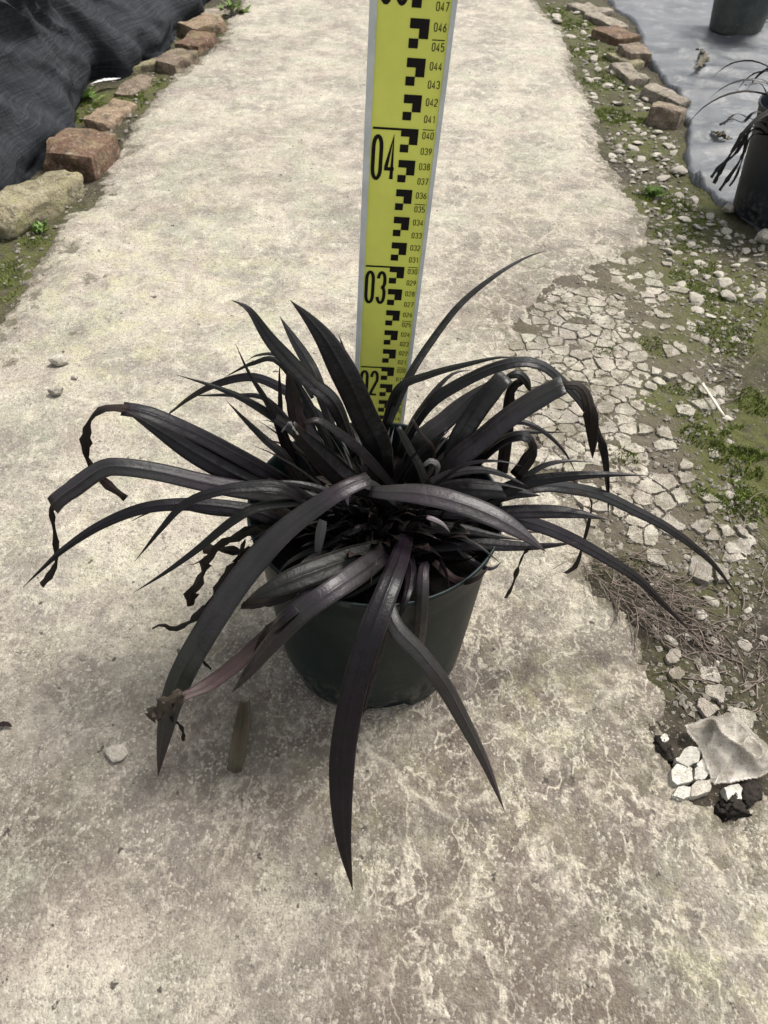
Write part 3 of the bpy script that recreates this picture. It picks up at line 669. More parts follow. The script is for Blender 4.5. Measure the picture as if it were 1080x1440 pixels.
def stroke(pts, w, u0, t0, W, Hh):
    P = [Vector((u0 + x * W, t0 + y * Hh)) for x, y in pts]; Q = [P[0]]
    for p in P[1:]:
        if (p - Q[-1]).length > 1e-4: Q.append(p)
    P = Q; out = []; Lp, Rp = [], []
    for k, p in enumerate(P):
        a = (p - P[k - 1]).normalized() if k else None; b = (P[k + 1] - p).normalized() if k < len(P) - 1 else None
        a = a or b; b = b or a; tn = (a + b); tn = tn.normalized() if tn.length > 1e-6 else a
        nn = Vector((-tn.y, tn.x)); s = w / 2 / max(0.55, abs(nn.dot(Vector((-a.y, a.x))))); Lp.append(p + nn * s); Rp.append(p - nn * s)
    for k in range(len(P) - 1): out.append([tuple(Rp[k]), tuple(Rp[k + 1]), tuple(Lp[k + 1]), tuple(Lp[k])])
    return out
def numeral(txt, u0, t0, dw, dh, gap, w, extra=None):
    q = []
    for k, ch in enumerate(txt):
        for s in DIG[ch]: q += stroke(s, w, u0 + w / 2 + k * (dw + gap), t0 + w / 2, dw - w, dh - w)
    return flat('numeral', q + (extra or []))
for t in range(4, 61):
    ex = [rect(1.28, 1.98, t - .035, t + .015)] if t % 5 == 0 else None
    numeral('%03d' % t, 1.31, t - .60, 0.19, 0.46, 0.055, 0.045, ex)
for d in range(1, 7): numeral('%02d' % d, -1.72, d * 10 - 3.45, 0.72, 3.0, 0.12, 0.235)
# scuff mark and grime are in the face material

# ------------------------------------------------------------------ pots
def lathe(prof, n=72, fn=None):
    V, Fc = [], []
    for (r, z) in prof:
        for k in range(n):
            a = 2 * math.pi * k / n; rr_ = fn(r, z, a) if fn else r; V.append((rr_ * math.cos(a), rr_ * math.sin(a), z))
    for j in range(len(prof) - 1):
        for k in range(n): Fc.append((j * n + k, j * n + (k + 1) % n, (j + 1) * n + (k + 1) % n, (j + 1) * n + k))
    c0 = len(V); V.append((0, 0, prof[0][1])); 
    for k in range(n): Fc.append((c0, (k + 1) % n, k))
    c1 = len(V); V.append((0, 0, prof[-1][1])); b = (len(prof) - 1) * n
    for k in range(n): Fc.append((c1, b + k, b + (k + 1) % n))
    return V, Fc
def pot_mesh(name, Rb, Rt, Hp, notch=True, ov=0.0):
    w = 0.0018
    def Rz(z): return Rb + (Rt - 0.003 - Rb) * (z / Hp) ** 0.9
    prof = [(Rb * .55, 0.004), (Rb - .006, 0.004), (Rb - .005, 0.0), (Rb - .001, 0.0), (Rb, 0.002)]
    prof += [(Rz(z), z) for z in (0.006, 0.012, 0.017, 0.0185, 0.022, 0.04, 0.07, 0.10, Hp - .030, Hp - .020)]
    prof += [(Rz(Hp - .018) + .0012, Hp - .0185), (Rz(Hp - .01) + .0014, Hp - .008), (Rt - .0005, Hp - .006), (Rt + .0003, Hp - .0022), (Rt, Hp - .0004), (Rt - .0009, Hp), (Rt - .0019, Hp - .0006), (Rt - .0032, Hp - .006), (Rz(Hp * .8) - w, Hp * .8), (Rz(.03) - w, 0.03), (Rb * .5, 0.012)]
    def fn(r, z, a):
        if notch and 0.0 <= z < 0.018 and r > Rb - 0.004:
            for c in NOTCH:
                if abs(((a - c + math.pi) % (2 * math.pi)) - math.pi) < 0.21: r -= 0.0055
        r *= 1 + ov * math.cos(2 * a + 0.6)
        return r
    V, Fc = lathe(prof, 96, fn); return mesh(name, V, Fc)
NOTCH = [math.radians(-78 + 72 * k) for k in range(5)]
POT_C = G(528, 1000); PH, PRT, PRB = 0.172, 0.0925, 0.0775
CX, CY = -0.0065, 0.2985 + PRB
plant = empty('potted_plant', (CX, CY, 0.0))
tag(plant, 'dark purple strap-leaved plant in a black-green pot in front of the yellow staff', 'plant')
pz = -0.0006
o = link('pot', pot_mesh('pot', PRB, PRT, PH, True, 0.006), POT, plant); o.location = (0, 0, pz)
def disc(name, R_, z, seed, mat, parent, amp=0.006):
    V = [(0, 0, z)]; Fc = []; rr = random.Random(seed); nr, na = 9, 40
    for j in range(1, nr + 1):
        for k in range(na):
            a = 2 * math.pi * k / na; r_ = R_ * j / nr; V.append((r_ * math.cos(a), r_ * math.sin(a), z + rr.gauss(0, amp * .5) - 0.004 * (j / nr) ** 2))
    for k in range(na): Fc.append((0, 1 + k, 1 + (k + 1) % na))
    for j in range(nr - 1):
        for k in range(na): Fc.append((1 + j * na + k, 1 + (j + 1) * na + k, 1 + (j + 1) * na + (k + 1) % na, 1 + j * na + (k + 1) % na))
    return link(name, mesh(name, V, Fc), mat, parent)
disc('potting_soil', PRT - .006, PH - 0.024, 3, PSOIL, plant)

# ------------------------------------------------------------------ leaves
def catmull(P, n):
    L_ = len(P); out = []
    ext = [P[0] * 2 - P[1]] + list(P) + [P[-1] * 2 - P[-2]]
    # arc-length even sampling
    seg = []
    for k in range(L_ - 1):
        a, b, c, d = ext[k:k + 4]
        for s in range(12):
            t = s / 12; seg.append(0.5 * ((2 * b) + (c - a) * t + (2 * a - 5 * b + 4 * c - d) * t * t + (3 * b - a - 3 * c + d) * t ** 3))
    seg.append(P[-1]); cum = [0]
    for k in range(1, len(seg)): cum.append(cum[-1] + (seg[k] - seg[k - 1]).length)
    j = 0
    for k in range(n + 1):
        s = cum[-1] * k / n
        while j < len(cum) - 2 and cum[j + 1] < s: j += 1
        f = (s - cum[j]) / max(1e-9, cum[j + 1] - cum[j]); out.append(seg[j].lerp(seg[j + 1], min(1, max(0, f))))
    return out
def strip(name, P, Wd, parent, mat, origin, roll=0.0, vfold=0.16, thick=0.0007, crinkle=0.0, seed=0, wdir=None, curl=0.0, wrinkle=0.0, vmax=1.0):
    """a blade: spine P, half widths Wd, channelled cross-section with real thickness"""
    rr = random.Random(seed); n = len(P); prev = None; V, Fc, UV = [], [], []
    us = (-1, -.72, -.36, -.06, 0, .06, .36, .72, 1)
    off = origin
    tot = sum((P[k + 1] - P[k]).length for k in range(n - 1)); s = 0; m = len(us)
    for k in range(n):
        tg = (P[min(n - 1, k + 1)] - P[max(0, k - 1)]).normalized()
        side = wdir[k] if wdir else tg.cross(Vector((0, 0, 1)))
        if side.length < 0.15: side = prev if prev else Vector((1, 0, 0))
        side = (side - tg * side.dot(tg)).normalized()
        if prev and side.dot(prev) < 0: side = -side
        if prev: side = (side * 0.6 + prev * 0.4); side = (side - tg * side.dot(tg)).normalized()
        prev = side.copy()
        nr = side.cross(tg).normalized()
        if nr.z < 0 and not wdir: pass
        a = roll + curl * (k / n) + (rr.gauss(0, crinkle) if crinkle else 0)
        sd_ = side * math.cos(a) + nr * math.sin(a); n2 = nr * math.cos(a) - side * math.sin(a)
        w = Wd[k] * (1 + (rr.gauss(0, crinkle * 0.5) if crinkle else 0))
        if k: s += (P[k] - P[k - 1]).length
        ph = math.sin(s * 60 + seed) * wrinkle
        for lay in (0, 1):
            for u in us:
                h = vfold * w * (abs(u) ** 1.3) + ph * w * u - (0.045 * w if abs(u) < .01 else 0)
                t = thick * (1 - 0.75 * abs(u)) * (1 if lay == 0 else -1) * 0.5 * min(1, w / 0.002)
                V.append(P[k] + sd_ * (u * w) + n2 * (h + t) - off); UV.append(((u * .5 + .5), s / tot * vmax))
    for k in range(n - 1):
        a, b = k * 2 * m, (k + 1) * 2 * m
        for j in range(m - 1):
            Fc.append((a + j, a + j + 1, b + j + 1, b + j)); Fc.append((a + m + j + 1, a + m + j, b + m + j, b + m + j + 1))
        Fc.append((a + m, a, b, b + m)); Fc.append((a + m - 1, a + 2 * m - 1, b + 2 * m - 1, b + m - 1))
    Fc.append(tuple(range(m)) + tuple(range(2 * m - 1, m - 1, -1)))
    e_ = (n - 1) * 2 * m; Fc.append(tuple(e_ + j for j in range(m - 1, -1, -1)) + tuple(e_ + j for j in range(m, 2 * m)))
    me = mesh(name, V, Fc); ul = me.uv_layers.new(name='UVMap')
    li_ = np.empty(len(me.loops), np.int32); me.loops.foreach_get('vertex_index', li_)
    ul.data.foreach_set('uv', np.array(UV, np.float32)[li_].ravel())
    bm = bmesh.new(); bm.from_mesh(me); bmesh.ops.recalc_face_normals(bm, faces=bm.faces); bm.to_mesh(me); bm.free()
    return link(name, me, mat, parent)
PO = Vector((CX, CY, 0.0))
def prof(kind, s):
    if kind == 'p':   # pointed strap
        return min(1, 0.55 + 1.5 * s) * (1 if s < 0.62 else max(0.02, (1 - ((s - 0.62) / 0.38) ** 1.7)))
    if kind == 'b':   # blunt, cut or folded over
        return min(1, 0.6 + 1.3 * s) * (1 if s < 0.9 else 0.92)
    if kind == 's':   # slender, tapering all along
        return (0.6 + 0.4 * math.sin(math.pi * min(1, s * 1.6 + .1)) if s < .3 else 1) * max(0.03, (1 - s ** 2.2))
    if kind == 'w':   # withered ribbon
        return 0.75 + 0.25 * math.sin(s * 17) if s < .9 else 0.75
    if kind == 'd':   # tapering to both ends
        return max(.08, math.sin(math.pi * min(.98, max(.06, s))) ** .6)
LN = [0]
def leaf(pts, y0, tip, wpx, mat=LEAF, kind='p', roll=0.0, ease=1.0, name='leaf', vfold=0.085, crinkle=0.0, ys=None, zs=None, flat_view=0.55, wrinkle=0.0, curl=0.0, wmax=0.016):
    """pts: outline midline seen in the photograph; y0: depth where the blade leaves the crown; tip: ('z', height) or ('y', depth)"""
    LN[0] += 1
    y1 = G(pts[-1][0], pts[-1][1], tip[1]).y if tip[0] == 'z' else tip[1]
    cum = [0]
    for a, b in zip(pts, pts[1:]): cum.append(cum[-1] + math.hypot(b[0] - a[0], b[1] - a[1]))
    P = []
    for k, (a, b) in enumerate(pts):
        f = (cum[k] / cum[-1]) ** ease; y = ys[k] if ys else G(a, b, zs[k]).y if zs else y0 + (y1 - y0) * f
        q = GY(a, b, y)
        if q.z < 0.006: q = G(a, b, 0.006)
        if k: q = unblock(q)
        P.append(q)
    yb = [q.y for q in P]; yc = yb[:]
    for it in range(6): yc = [yc[0]] + [min(yb[k], .25 * yc[k - 1] + .5 * yc[k] + .25 * yc[k + 1]) for k in range(1, len(yc) - 1)] + [yc[-1]]
    P = [GY(a, b, y) for (a, b), y in zip(pts, yc)]
    P = [q if q.z > .006 else G(a, b, .006) for q, (a, b) in zip(P, pts)]
    n = max(14, min(46, int(cum[-1] / 9))); S = catmull(P, n)
    S = [Vector((q.x, q.y, max(q.z, 0.004))) for q in S]
    W, D = [], []
    for k, q in enumerate(S):
        tg = (S[min(n, k + 1)] - S[max(0, k - 1)]).normalized(); view = (q - CAM).normalized()
        nat = tg.cross(Vector((0, 0, 1))); fac = tg.cross(view).normalized()
        if nat.length < .2: nat = fac
        nat = nat.normalized()
        if nat.dot(fac) < 0: nat = -nat
        sd_ = (nat * (1 - flat_view) + fac * flat_view); sd_ = (sd_ - tg * sd_.dot(tg)).normalized(); D.append(sd_)
        depth = (q - CAM).dot(FW); vis = max(0.55, abs(sd_.dot(fac)))
        W.append(min(wmax, 0.5 * wpx * (.80 if wpx > 24 else .90) * depth / F_PX / vis) * prof(kind, k / n))
    return strip(name, S, W, plant, mat, PO, roll, vfold, 0.0008, crinkle, LN[0], D, curl, wrinkle, .84 if kind == 'b' else 1.0)
def pot_r(z): return PRB + (PRT + .001 - PRB) * max(0, min(1, (z - pz) / PH)) ** .9
def unblock(q, m=.004):       # a blade seen in front of the pot wall lies outside the wall, or over the rim
    d = CAM - q; L_ = d.length; d = d / L_; best = None; pin = None
    for k in range(160):
        p = q + d * (k * .0015); r = math.hypot(p.x - CX, p.y - CY)
        if abs(r - pot_r(p.z)) < .0035 and 0 < p.z < PH + pz + .002: best = k
    return q if best is None else q + d * ((best + 2) * .0015 + m * .5)
rc0 = random.Random(31)
# back and upright leaves
leaf([(545, 600), (575, 530), (610, 475), (650, 425), (700, 385), (740, 362), (770, 352)], .40, ('y', .52), 13, LEAF_O, 's')
leaf([(546, 690), (534, 631), (513, 587), (496, 548), (478, 513), (457, 477), (433, 447), (408, 422)], .385, ('y', .40), 45, LEAF, 'p', roll=.2)
leaf([(500, 640), (472, 570), (439, 539), (410, 510), (380, 477), (353, 438), (340, 428), (325, 422)], .40, ('y', .42), 33, LEAF, 'p', roll=-.3)
leaf([(470, 610), (445, 533), (430, 504), (413, 477), (393, 444)], .42, ('y', .46), 19, LEAF_G, 'p')
leaf([(500, 560), (486, 500), (476, 470)], .43, ('y', .46), 9, LEAF_B, 's')
leaf([(440, 720), (401, 625), (389, 590), (371, 557), (350, 524), (331, 483)], .39, ('y', .40), 25, LEAF, 's', roll=-.4)
leaf([(420, 660), (397, 600), (394, 560), (393, 520), (396, 505)], .40, ('y', .42), 12, LEAF_B, 's')
leaf([(440, 650), (420, 600), (412, 560), (405, 520)], .40, ('y', .43), 24, LEAF_B, 'd', crinkle=.15)
leaf([(450, 660), (430, 600), (418, 560)], .40, ('y', .43), 34, LEAF_G, 'b')
leaf([(520, 660), (470, 605), (430, 570), (400, 548), (355, 530), (307, 539), (267, 559), (228, 590)], .40, ('z', .10), 17, LEAF_P, 's')
leaf([(470, 640), (430, 560), (389, 507), (355, 511), (335, 520), (315, 531)], .41, ('y', .46), 13, LEAF_O, 's')
leaf([(440, 560), (410, 512), (385, 498), (360, 500), (350, 506)], .42, ('y', .47), 8, LEAF_G, 's')
leaf([(480, 680), (440, 625), (400, 596), (345, 562), (300, 543), (248, 527)], .39, ('y', .40), 19, LEAF_O, 's')
leaf([(440, 640), (380, 565), (330, 556), (290, 556), (265, 556)], .40, ('y', .43), 10, LEAF_P, 's')
leaf([(430, 690), (398, 640), (374, 619), (344, 590), (318, 563)], .38, ('y', .39), 17, LEAF_O, 's')
# left
leaf([(470, 720), (420, 690), (370, 660), (310, 627), (250, 598), (205, 580), (172, 574)], .385, ('y', .385), 30, LEAF_P, 'b', roll=-.2)
leaf([(460, 725), (400, 697), (340, 672), (280, 640), (220, 603), (175, 577)], .375, ('y', .375), 37, LEAF, 'p', roll=.25)
leaf([(182, 575), (160, 573), (140, 577), (124, 597), (121, 638), (135, 664), (150, 680), (168, 694), (177, 701)], .385, ('y', .37), 14, LEAF_B, 'w', name='dried_leaf', crinkle=.3, wrinkle=.2)
leaf([(500, 720), (430, 700), (350, 690), (290, 679), (220, 663), (165, 656), (140, 661), (105, 685), (82, 702), (73, 712)], .37, ('y', .35), 31, LEAF_G, 'b', roll=.1)
leaf([(76, 708), (72, 716), (77, 750), (80, 785), (72, 806), (58, 823)], .35, ('y', .345), 10, LEAF_B, 'w', name='dried_leaf', crinkle=.25)
leaf([(480, 735), (405, 688), (340, 685), (290, 695), (255, 712), (225, 745), (205, 770), (189, 790)], .36, ('y', .32), 24, LEAF, 's', roll=-.2)
leaf([(490, 770), (420, 747), (370, 723), (320, 713), (260, 709), (200, 715), (140, 739), (90, 772), (60, 799), (32, 826)], .36, ('y', .32), 27, LEAF_P, 's', roll=.15)
leaf([(430, 705), (365, 713), (326, 733), (278, 772), (234, 804), (187, 834)], .35, ('y', .30), 16, LEAF_O, 's')
leaf([(360, 725), (300, 722), (240, 712), (209, 721), (180, 735)], .37, ('y', .38), 7, LEAF_O, 's')
# withered tangle on the left of the pot
leaf([(380, 740), (345, 752), (310, 765), (290, 790), (282, 815), (270, 832), (268, 852)], .35, ('y', .34), 17, LEAF_B, 'w', name='dried_leaf', crinkle=.5, wrinkle=.3)
leaf([(370, 760), (330, 790), (312, 820), (295, 850), (270, 872), (245, 885), (228, 878), (214, 884)], .34, ('y', .31), 14, LEAF_B, 'd', name='dried_leaf', crinkle=.5)
leaf([(400, 750), (355, 742), (320, 760), (280, 790), (262, 795)], .36, ('y', .35), 9, LEAF_B, 's', name='dried_leaf', crinkle=.3)
leaf([(360, 775), (335, 775), (305, 772), (285, 775)], .35, ('y', .34), 15, LEAF_B, 'w', name='dried_leaf', crinkle=.5)
leaf([(345, 760), (332, 790), (340, 810), (320, 835), (290, 865)], .34, ('y', .32), 26, LEAF_B, 'd', name='dried_leaf', crinkle=.6, wrinkle=.4)
leaf([(420, 832), (395, 842), (365, 848), (340, 851)], .32, ('y', .30), 15, LEAF_B, 'b', name='dried_leaf', crinkle=.15, zs=[.185, .175, .165, .155])
leaf([(300, 890), (281, 905), (286, 930), (297, 941)], .30, ('z', .015), 5, LEAF_B, 'w', name='dried_leaf', crinkle=.3)
# right, back
leaf([(560, 640), (580, 600), (610, 562), (660, 532), (700, 515), (737, 508), (767, 516), (793, 538), (817, 564), (837, 598), (850, 640), (855, 697), (855, 729)], .40, ('y', .40), 25, LEAF, 's', roll=.25)
leaf([(540, 600), (560, 547), (603, 527), (653, 513), (700, 503), (735, 503)], .41, ('y', .42), 14, LEAF_O, 's')
leaf([(560, 680), (577, 607), (597, 570), (620, 540), (640, 524), (665, 520)], .41, ('y', .44), 17, LEAF_G, 's')
leaf([(575, 680), (593, 620), (627, 590), (660, 560), (690, 535)], .40, ('y', .43), 33, LEAF_G, 'p')
leaf([(625, 700), (643, 625), (660, 593), (683, 560), (706, 533), (712, 528)], .39, ('y', .41), 36, LEAF_G, 'b')
leaf([(600, 700), (637, 650), (670, 623), (710, 590), (750, 563), (792, 540)], .38, ('y', .38), 40, LEAF_G, 'b', roll=.15)
leaf([(786, 544), (808, 541), (822, 552), (829, 575), (832, 607), (833, 645)], .38, ('y', .378), 19, LEAF_B, 'p')
leaf([(706, 533), (727, 526), (740, 535), (746, 550)], .41, ('y', .41), 14, LEAF_O, 'd')
leaf([(735, 535), (718, 550), (714, 600), (706, 665)], .41, ('y', .40), 19, LEAF_B, 'b')
leaf([(640, 680), (690, 632), (720, 614), (742, 614), (749, 630), (740, 650), (724, 670)], .38, ('y', .37), 21, LEAF, 'b', roll=.4)
leaf([(630, 680), (670, 640), (720, 611), (760, 608), (800, 608)], .38, ('y', .39), 11, LEAF_O, 's')
leaf([(650, 660), (690, 605), (727, 593), (753, 600), (777, 617), (797, 640), (811, 668)], .39, ('y', .38), 11, LEAF_P, 's')
leaf([(560, 600), (576, 631), (590, 656), (600, 685)], .39, ('y', .37), 13, LEAF_O, 'b')
leaf([(580, 590), (592, 610), (610, 630), (612, 660)], .39, ('y', .38), 6, LEAF_B, 's')
leaf([(590, 660), (605, 648), (616, 655), (612, 672)], .38, ('y', .38), 9, LEAF_W, 'd')
# right, front
leaf([(610, 720), (660, 705), (684, 708), (714, 687), (751, 676), (807, 669), (862, 667), (912, 669)], .37, ('y', .37), 27, LEAF, 's', roll=-.2)
leaf([(620, 720), (700, 690), (740, 669), (766, 654), (799, 648), (836, 650)], .37, ('y', .38), 15, LEAF_G, 's')
leaf([(600, 680), (642, 664), (682, 661), (711, 669), (742, 684)], .37, ('y', .36), 15, LEAF_G, 's')
leaf([(590, 700), (640, 688), (700, 690), (760, 697)], .37, ('y', .37), 28, LEAF, 'p')
leaf([(600, 720), (700, 698), (760, 683), (807, 687), (847, 696), (892, 717), (936, 740), (973, 766), (1007, 797), (1040, 842)], .37, ('z', .02), 26, LEAF, 's', roll=.2)
leaf([(600, 740), (700, 722), (770, 719), (818, 723), (855, 731)], .36, ('y', .36), 22, LEAF_P, 'p')
leaf([(600, 735), (660, 722), (714, 728), (762, 740), (807, 759), (855, 786), (899, 815), (936, 852), (976, 892)], .36, ('z', .015), 29, LEAF_P, 's', roll=.2)
leaf([(560, 772), (640, 763), (714, 767), (760, 768), (812, 763)], .345, ('y', .335), 30, LEAF, 's')
leaf([(800, 690), (822, 694), (832, 706), (828, 735), (820, 765), (810, 795), (795, 806)], .355, ('z', .03), 7, LEAF_B, 'w', name='dried_leaf', crinkle=.3)
leaf([(745, 770), (736, 780), (727, 803), (720, 825), (711, 841)], .33, ('z', .05), 6, LEAF_B, 'w', name='dried_leaf', crinkle=.4)
# middle: the curled blade and the broad one across the front
leaf([(560, 715), (530, 694), (490, 677), (455, 645), (425, 615), (412, 595)], .35, ('y', .345), 40, LEAF, 'd', roll=.5, vfold=.5)
leaf([(570, 700), (520, 640), (470, 600), (440, 588), (425, 600)], .37, ('y', .35), 30, LEAF, 'd', roll=-.5, vfold=.4)
leaf([(416, 606), (408, 594), (400, 602), (396, 608)], .345, ('y', .343), 4, LEAF_W, 'w', name='dried_leaf', crinkle=.3)
leaf([(408, 594), (414, 604), (420, 612)], .343, ('y', .342), 4, LEAF_W, 'w', name='dried_leaf', crinkle=.3)
leaf([(520, 690), (545, 692), (590, 694), (640, 705), (690, 724), (732, 748), (768, 776)], .345, ('y', .31), 39, LEAF_G, 'p', roll=.1)
leaf([(454, 732), (450, 752), (447, 775), (446, 798)], .33, ('y', .322), 17, LEAF_W, 's')
leaf([(600, 727), (612, 731), (624, 738), (633, 749)], .34, ('y', .335), 8, LEAF_W, 's')
leaf([(495, 690), (488, 698), (490, 712)], .345, ('y', .34), 9, LEAF_W, 's')
# front
leaf([(550, 765), (480, 790), (420, 812), (370, 833), (345, 845)], .345, ('y', .31), 46, LEAF_O, 'p', zs=[.172, .186, .190, .186, .178])
leaf([(520, 672), (475, 692), (400, 745), (345, 805), (300, 870), (262, 935), (241, 985), (229, 1040), (222, 1092)], .35, ('z', .010), 47, LEAF_G, 'p', roll=-.1)
leaf([(545, 775), (500, 808), (460, 835), (420, 865), (375, 912), (345, 950), (326, 974)], .335, ('z', .075), 42, LEAF_G, 's', roll=.15, zs=[.175, .190, .194, .184, .150, .11, .075])
leaf([(460, 815), (420, 850), (395, 870), (370, 900), (355, 925)], .33, ('z', .09), 26, LEAF_P, 's', roll=-.3, zs=[.18, .187, .178, .14, .10])
leaf([(415, 850), (370, 897), (330, 935), (290, 964), (250, 982), (228, 988)], .315, ('y', .243), 27, LEAF_R, 'd', name='dried_leaf', crinkle=.08)
leaf([(258, 978), (238, 985), (222, 1000), (210, 1010)], .246, ('y', .241), 26, LEAF_C, 'w', name='dried_leaf', crinkle=.35, wrinkle=.6)
leaf([(256, 976), (246, 990), (236, 1000), (226, 1006), (214, 1004)], .245, ('y', .240), 13, LEAF_C, 'w', name='dried_leaf', crinkle=.4, wrinkle=.5)
leaf([(238, 1012), (250, 1017), (257, 1028), (258, 1042)], .25, ('z', .006), 7, LEAF_B, 'w', name='dried_leaf', crinkle=.2)
leaf([(600, 790), (596, 800), (594, 830), (592, 870), (588, 908)], .315, ('y', .272), 21, LEAF_G, 'b', vfold=.4, zs=[.178, .182, .180, .150, .120])
leaf([(560, 800), (548, 840), (536, 895), (522, 955), (510, 1008)], .32, ('z', .012), 25, LEAF_P, 's', vfold=.35, zs=[.185, .180, .14, .09, .045])
leaf([(540, 830), (556, 880), (590, 917), (625, 962), (655, 1016), (682, 1070), (700, 1115), (710, 1142)], .29, ('z', .008), 35, LEAF_G, 's', roll=.1, vfold=.3, zs=[.185, .180, .165, .140, .105, .065, .03, .008])
leaf([(572, 752), (562, 785), (548, 822), (525, 882), (505, 942), (491, 1000), (482, 1060), (480, 1120), (484, 1185), (496, 1252)], .335, ('z', .008), 46, LEAF_P, 'p', roll=.05, ease=.8, zs=[.178, .192, .198, .188, .165, .135, .105, .075, .045, .010])
leaf([(560, 790), (530, 812), (495, 835), (470, 845)], .33, ('y', .30), 15, LEAF_O, 's')
leaf([(610, 790), (640, 815), (668, 815), (690, 795)], .33, ('y', .32), 14, LEAF_B, 's', crinkle=.1)
leaf([(575, 780), (578, 810), (570, 845), (556, 880)], .325, ('y', .288), 18, LEAF_P, 's')
leaf([(520, 780), (490, 800), (450, 815), (425, 822), (400, 822)], .335, ('y', .31), 12, LEAF_O, 's')
leaf([(640, 765), (665, 790), (690, 800), (706, 790)], .34, ('y', .33), 11, LEAF, 's')
leaf([(560, 740), (640, 742), (690, 752), (735, 760)], .35, ('y', .345), 20, LEAF, 's')
for pts, w_, mt in [([(560, 740), (620, 746), (670, 766), (704, 792)], 13, LEAF), ([(540, 750), (470, 762), (410, 788), (384, 816)], 14, LEAF_O), ([(590, 722), (660, 728), (720, 744), (764, 750)], 13, LEAF_P), ([(570, 705), (640, 678), (700, 680), (752, 692)], 12, LEAF),
                    ([(500, 740), (440, 729), (390, 740), (348, 762)], 15, LEAF), ([(540, 735), (500, 745), (450, 772), (416, 802)], 12, LEAF_P), ([(500, 705), (430, 682), (380, 680), (345, 694)], 13, LEAF), ([(590, 735), (640, 752), (690, 772)], 10, LEAF_B),
                    ([(530, 720), (470, 712), (420, 722), (380, 742)], 10, LEAF_O), ([(600, 690), (650, 655), (700, 648), (735, 656)], 11, LEAF), ([(520, 700), (480, 690), (440, 700), (415, 716)], 9, LEAF_P), ([(545, 760), (520, 778), (505, 800), (498, 822)], 11, LEAF_B),
                    ([(585, 760), (610, 780), (625, 800), (632, 825)], 10, LEAF), ([(560, 770), (600, 785), (640, 790), (672, 782)], 9, LEAF_O)]:
    leaf(pts, .36, ('y', .325 if pts[-1][1] > 780 else .35), w_, mt, 's', roll=rc0.gauss(0, .3))
# young and old leaf bases filling the crown
rc = random.Random(12)
for k in range(90):
    a = rc.uniform(0, 6.283); r0 = rc.uniform(0.0, 0.05); fr = math.sin(a) < .1; ln_ = rc.uniform(0.03, 0.06) if fr else rc.uniform(0.06, 0.13); el = math.radians(rc.uniform(50, 85) if fr else rc.uniform(25, 80)); z0 = PH - 0.022
    b = Vector((CX + r0 * math.cos(a), CY + r0 * math.sin(a), z0)); d = Vector((math.cos(a), math.sin(a), 0)); P = []
    for j in range(6):
        s = j / 5; e2 = el - s * s * rc.uniform(.4, 1.3); 
        P.append(b.copy()); b = b + (d * math.cos(e2) + Vector((0, 0, math.sin(e2)))) * ln_ / 5
    if any(proj(q)[1] < 590 or abs(proj(q)[0] - 530) > 175 for q in P): continue
    mt = rc.choice([LEAF, LEAF_O, LEAF_B, LEAF_B]) if fr else rc.choice([LEAF, LEAF, LEAF_P, LEAF_O, LEAF_B, LEAF_G]); S = catmull(P, 14); w = rc.uniform(.003, .006) if fr else rc.uniform(.004, .009)
    strip('leaf', S, [w * prof('ps'[k % 2], j / 14) for j in range(15)], plant, mt, PO, rc.gauss(0, .4), .35, .0008, 0.0, 900 + k)

for k in range(130):
    a = rc.uniform(0, 6.283); r0 = rc.uniform(0.0, 0.045); fr = math.sin(a) < -.35; ln_ = rc.uniform(.045, .075) if fr else rc.uniform(.07, .15); el = math.radians(rc.uniform(45, 85) if fr else rc.uniform(15, 78))
    b = Vector((CX + r0 * math.cos(a), CY + r0 * math.sin(a), PH - .022)); d = Vector((math.cos(a), math.sin(a), 0)); P = []; dr = rc.uniform(.5, 1.6)
    for j in range(7): P.append(b.copy()); e2 = el - dr * (j / 6) ** 2; b = b + (d * math.cos(e2) + Vector((0, 0, math.sin(e2)))) * ln_ / 6
    if any(proj(q)[1] < 585 or abs(proj(q)[0] - 530) > 190 for q in P): continue
    S = catmull(P, 16); w = rc.uniform(.0018, .0042)
    strip('leaf', S, [w * prof('s', j / 16) for j in range(17)], plant, rc.choice([LEAF, LEAF, LEAF_O, LEAF_P, LEAF_B, LEAF_G]), PO, rc.gauss(0, .5), .4, .0007, 0.0, 1500 + k)
# ------------------------------------------------------------------ the two pots on the fabric
p2 = G(1034, 312); c2 = (p2.x + 0.080, p2.y + 0.035)
pp = empty('potted_plant', (c2[0], c2[1], 0.002)); tag(pp, 'blue-black pot with limp black leaves hanging over its rim at the fabric edge', 'plant')
link('pot', pot_mesh('pot', 0.072, 0.090, 0.165, True), POTB, pp); disc('potting_soil', .084, .148, 9, PSOIL, pp)
PO2 = Vector((c2[0], c2[1], 0.002))
for pts, wv in [([(1075, 185), (1062, 182), (1050, 190), (1035, 215), (1012, 235), (1000, 250)], 6), ([(1078, 190), (1060, 178), (1045, 188), (1032, 210), (1018, 232), (1004, 258)], 7), ([(1080, 180), (1065, 170), (1052, 185), (1044, 215), (1035, 235), (1012, 268)], 6),
                ([(1080, 170), (1070, 158), (1058, 160), (1045, 172), (1030, 168), (1012, 176)], 5), ([(1078, 175), (1050, 165), (1036, 160), (1024, 168), (1018, 175)], 3), ([(1085, 150), (1072, 120), (1060, 118), (1048, 120)], 4), ([(1080, 190), (1058, 190), (1048, 210), (1040, 235), (1034, 250), (1026, 262)], 4)]:
    P = [GY(a, b, c2[1] - 0.03 - 0.03 * k / len(pts)) for k, (a, b) in enumerate(pts)]; S = catmull(P, 22)
    strip('leaf', S, [wv * .5 * (q - CAM).dot(FW) / F_PX * prof('w', j / 22) for j, q in enumerate(S)], pp, LEAF, PO2, 0.3, .3, .0008, .2, wv + len(pts))
